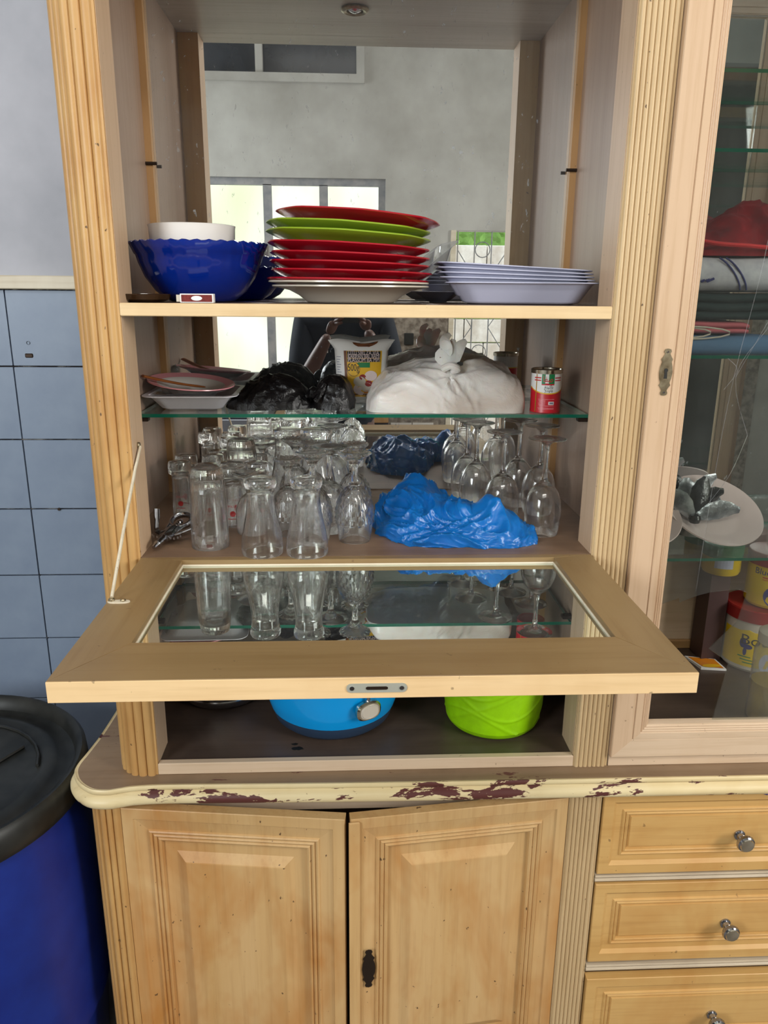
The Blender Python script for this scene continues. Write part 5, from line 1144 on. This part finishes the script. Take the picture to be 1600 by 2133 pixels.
def hand(W_, palmc, fing, thumb):
    """palm chain plus five separate tapered fingers"""
    W_, palmc = Vector(W_), Vector(palmc); d = (palmc - W_)
    bdm.add(*skin_geo([(*W_, .024, .020), (*(W_ + d * .55), .030, .016), (*palmc, .034, .014)], [(0, 1), (1, 2)]))
    for ch in fing + [thumb]:
        n_ = len(ch); pts = [(*c, .0098 - .0026 * i / (n_ - 1)) for i, c in enumerate(ch)]
        bdm.add(*skin_geo(pts, [(i, i + 1) for i in range(n_ - 1)]))
# phone held upright just behind the lens
ph = thing('mobile_phone', (.362, -1.250, -.135), 'dark mobile phone held upright by the person in the mirror', 'phone')
MB().cbox(.322, .402, -1.2560, -1.2470, -.135, .028, .003).build('phone_body', M['phone'], ph)
for k in range(2): MB().lathe([(.010, 0), (.010, .0015), (.007, .0022), (0, .0022)], (0, 0, 0), 20).xf(Matrix.Translation((.3458, -1.2470, .0 - .026 * k - .024)) @ Matrix.Rotation(R_(-90), 4, 'X')).build('lens', M['ovenglass'], ph)
hand(Lw_, (.292, -1.272, -.125), [[(.300, -1.268, -.105), (.313, -1.240, -.085), (.332, -1.238, -.070)], [(.296, -1.268, -.115), (.310, -1.240, -.103), (.334, -1.238, -.092)], [(.292, -1.270, -.128), (.310, -1.241, -.120), (.332, -1.238, -.112)], [(.290, -1.272, -.140), (.308, -1.243, -.136), (.326, -1.240, -.130)]], [(.280, -1.275, -.120), (.288, -1.278, -.085), (.298, -1.272, -.050)])
hand(Rw_, (.418, -1.280, -.120), [[(.415, -1.272, -.100), (.410, -1.240, -.080), (.392, -1.238, -.066)], [(.418, -1.272, -.112), (.411, -1.240, -.100), (.388, -1.238, -.088)], [(.420, -1.274, -.125), (.411, -1.241, -.118), (.390, -1.238, -.108)], [(.421, -1.276, -.138), (.412, -1.243, -.134), (.396, -1.240, -.126)]], [(.428, -1.284, -.115), (.420, -1.276, -.080), (.408, -1.270, -.050)])
# head
hd_ = []; HC = Vector((PX, PY + .02, .055))
for i in range(17):
    t = i / 16; z = -.115 + .235 * t; k = sin(pi * min(1, max(0, (t * .92 + .08)))) ** .55 if 0 < t < 1 else .12
    rx = .074 * k * (1 - .22 * max(0, .42 - t) / .42); ryf = .092 * k * (1 - .10 * max(0, .35 - t)); L = []
    for j in range(32):
        a = 2 * pi * j / 32; x, y = rx * cos(a), ryf * sin(a)
        if sin(a) > 0:   # face side (+Y)
            y *= .96 + .0; nz = math.exp(-((x) / .012) ** 2) * math.exp(-((z + .012) / .022) ** 2) * .020; lp_ = math.exp(-((x) / .024) ** 2) * math.exp(-((z + .055) / .009) ** 2) * .006
            ey_ = (math.exp(-((abs(x) - .030) / .012) ** 2)) * math.exp(-((z - .012) / .012) ** 2) * .007; y += nz + lp_ - ey_
        L.append(HC + Vector((x, y, z)))
    hd_.append(L)
bdm.loops(hd_, True, True, True)
for q in (-1, 1): bdm.lathe([(0, -.03), (.010, -.024), (.014, 0), (.011, .024), (0, .03)], (HC.x + q * .076, HC.y - .005, HC.z), 12)
bdm.build('body', M['skin'], pe, smooth=True, ang=180)
for q in (-1, 1):
    MB().lathe([(0, -.010), (.008, -.007), (.011, 0), (.008, .007), (0, .010)], (HC.x + q * .030, HC.y + .078, HC.z + .012), 16).build('eye', M['white'], pe, smooth=True)
MB().tube([(HC.x + .026 * cos(t), HC.y + .088 + .006 * sin(t) * 0 - .008 * abs(cos(t)), HC.z - .055 + .004 * sin(t)) for t in [k * pi / 6 for k in range(13)]], .003, 6).build('mouth', M['brown'], pe, smooth=True)
hr = []
for i in range(9):
    t = i / 8; el = R_(-8 + 98 * t); L = []
    for j in range(32): a = 2 * pi * j / 32; fr_ = .55 if sin(a) > .2 else 0; e2 = el + fr_ * (1 - t) * 1.0; L.append(HC + Vector((.084 * cos(e2) * cos(a), .100 * cos(e2) * sin(a), .005 + .128 * sin(e2))))
    hr.append(L)
MB().loops(hr, True, False, True).build('hair', M['hair'], pe, smooth=True)
# clothes
mid = lambda a, b, t: tuple(a * (1 - t) + b * t)
sh = skin_geo([(PX, PY, -.70, .170, .125), (PX, PY, -.50, .160, .118), (PX, PY - .005, -.33, .176, .124), (PX, PY - .005, -.20, .170, .115), (PX, PY, -.135, .080, .075), (*Ls_, .078, .078), (*mid(Ls_, Le_, .85), .066, .066), (*Rs_, .078, .078), (*mid(Rs_, Re_, .85), .066, .066)], [(0, 1), (1, 2), (2, 3), (3, 4), (3, 5), (5, 6), (3, 7), (7, 8)])
shm = MB().add(*sh).build('t_shirt', M['shirt'], pe, smooth=True, ang=180)
tr_ = skin_geo([(PX, PY, -.64, .150, .115), (PX, PY, -.72, .155, .12), (PX - .09, PY, -.82, .100, .100), (PX - .10, PY + .02, -1.13, .080, .080), (PX - .10, PY, -1.50, .065, .065), (PX + .09, PY, -.82, .100, .100), (PX + .10, PY + .02, -1.13, .080, .080), (PX + .10, PY, -1.50, .065, .065)], [(0, 1), (1, 2), (2, 3), (3, 4), (1, 5), (5, 6), (6, 7)])
MB().add(*tr_).build('trousers', M['trousers'], pe, smooth=True, ang=180)
tx = MB(); text_on(tx, 'KE', .042, lambda u, v: (.235 - u, PY + .128 - abs(u) * .25, -.265 + v)); tx.build('shirt_lettering', M['white'], shm)
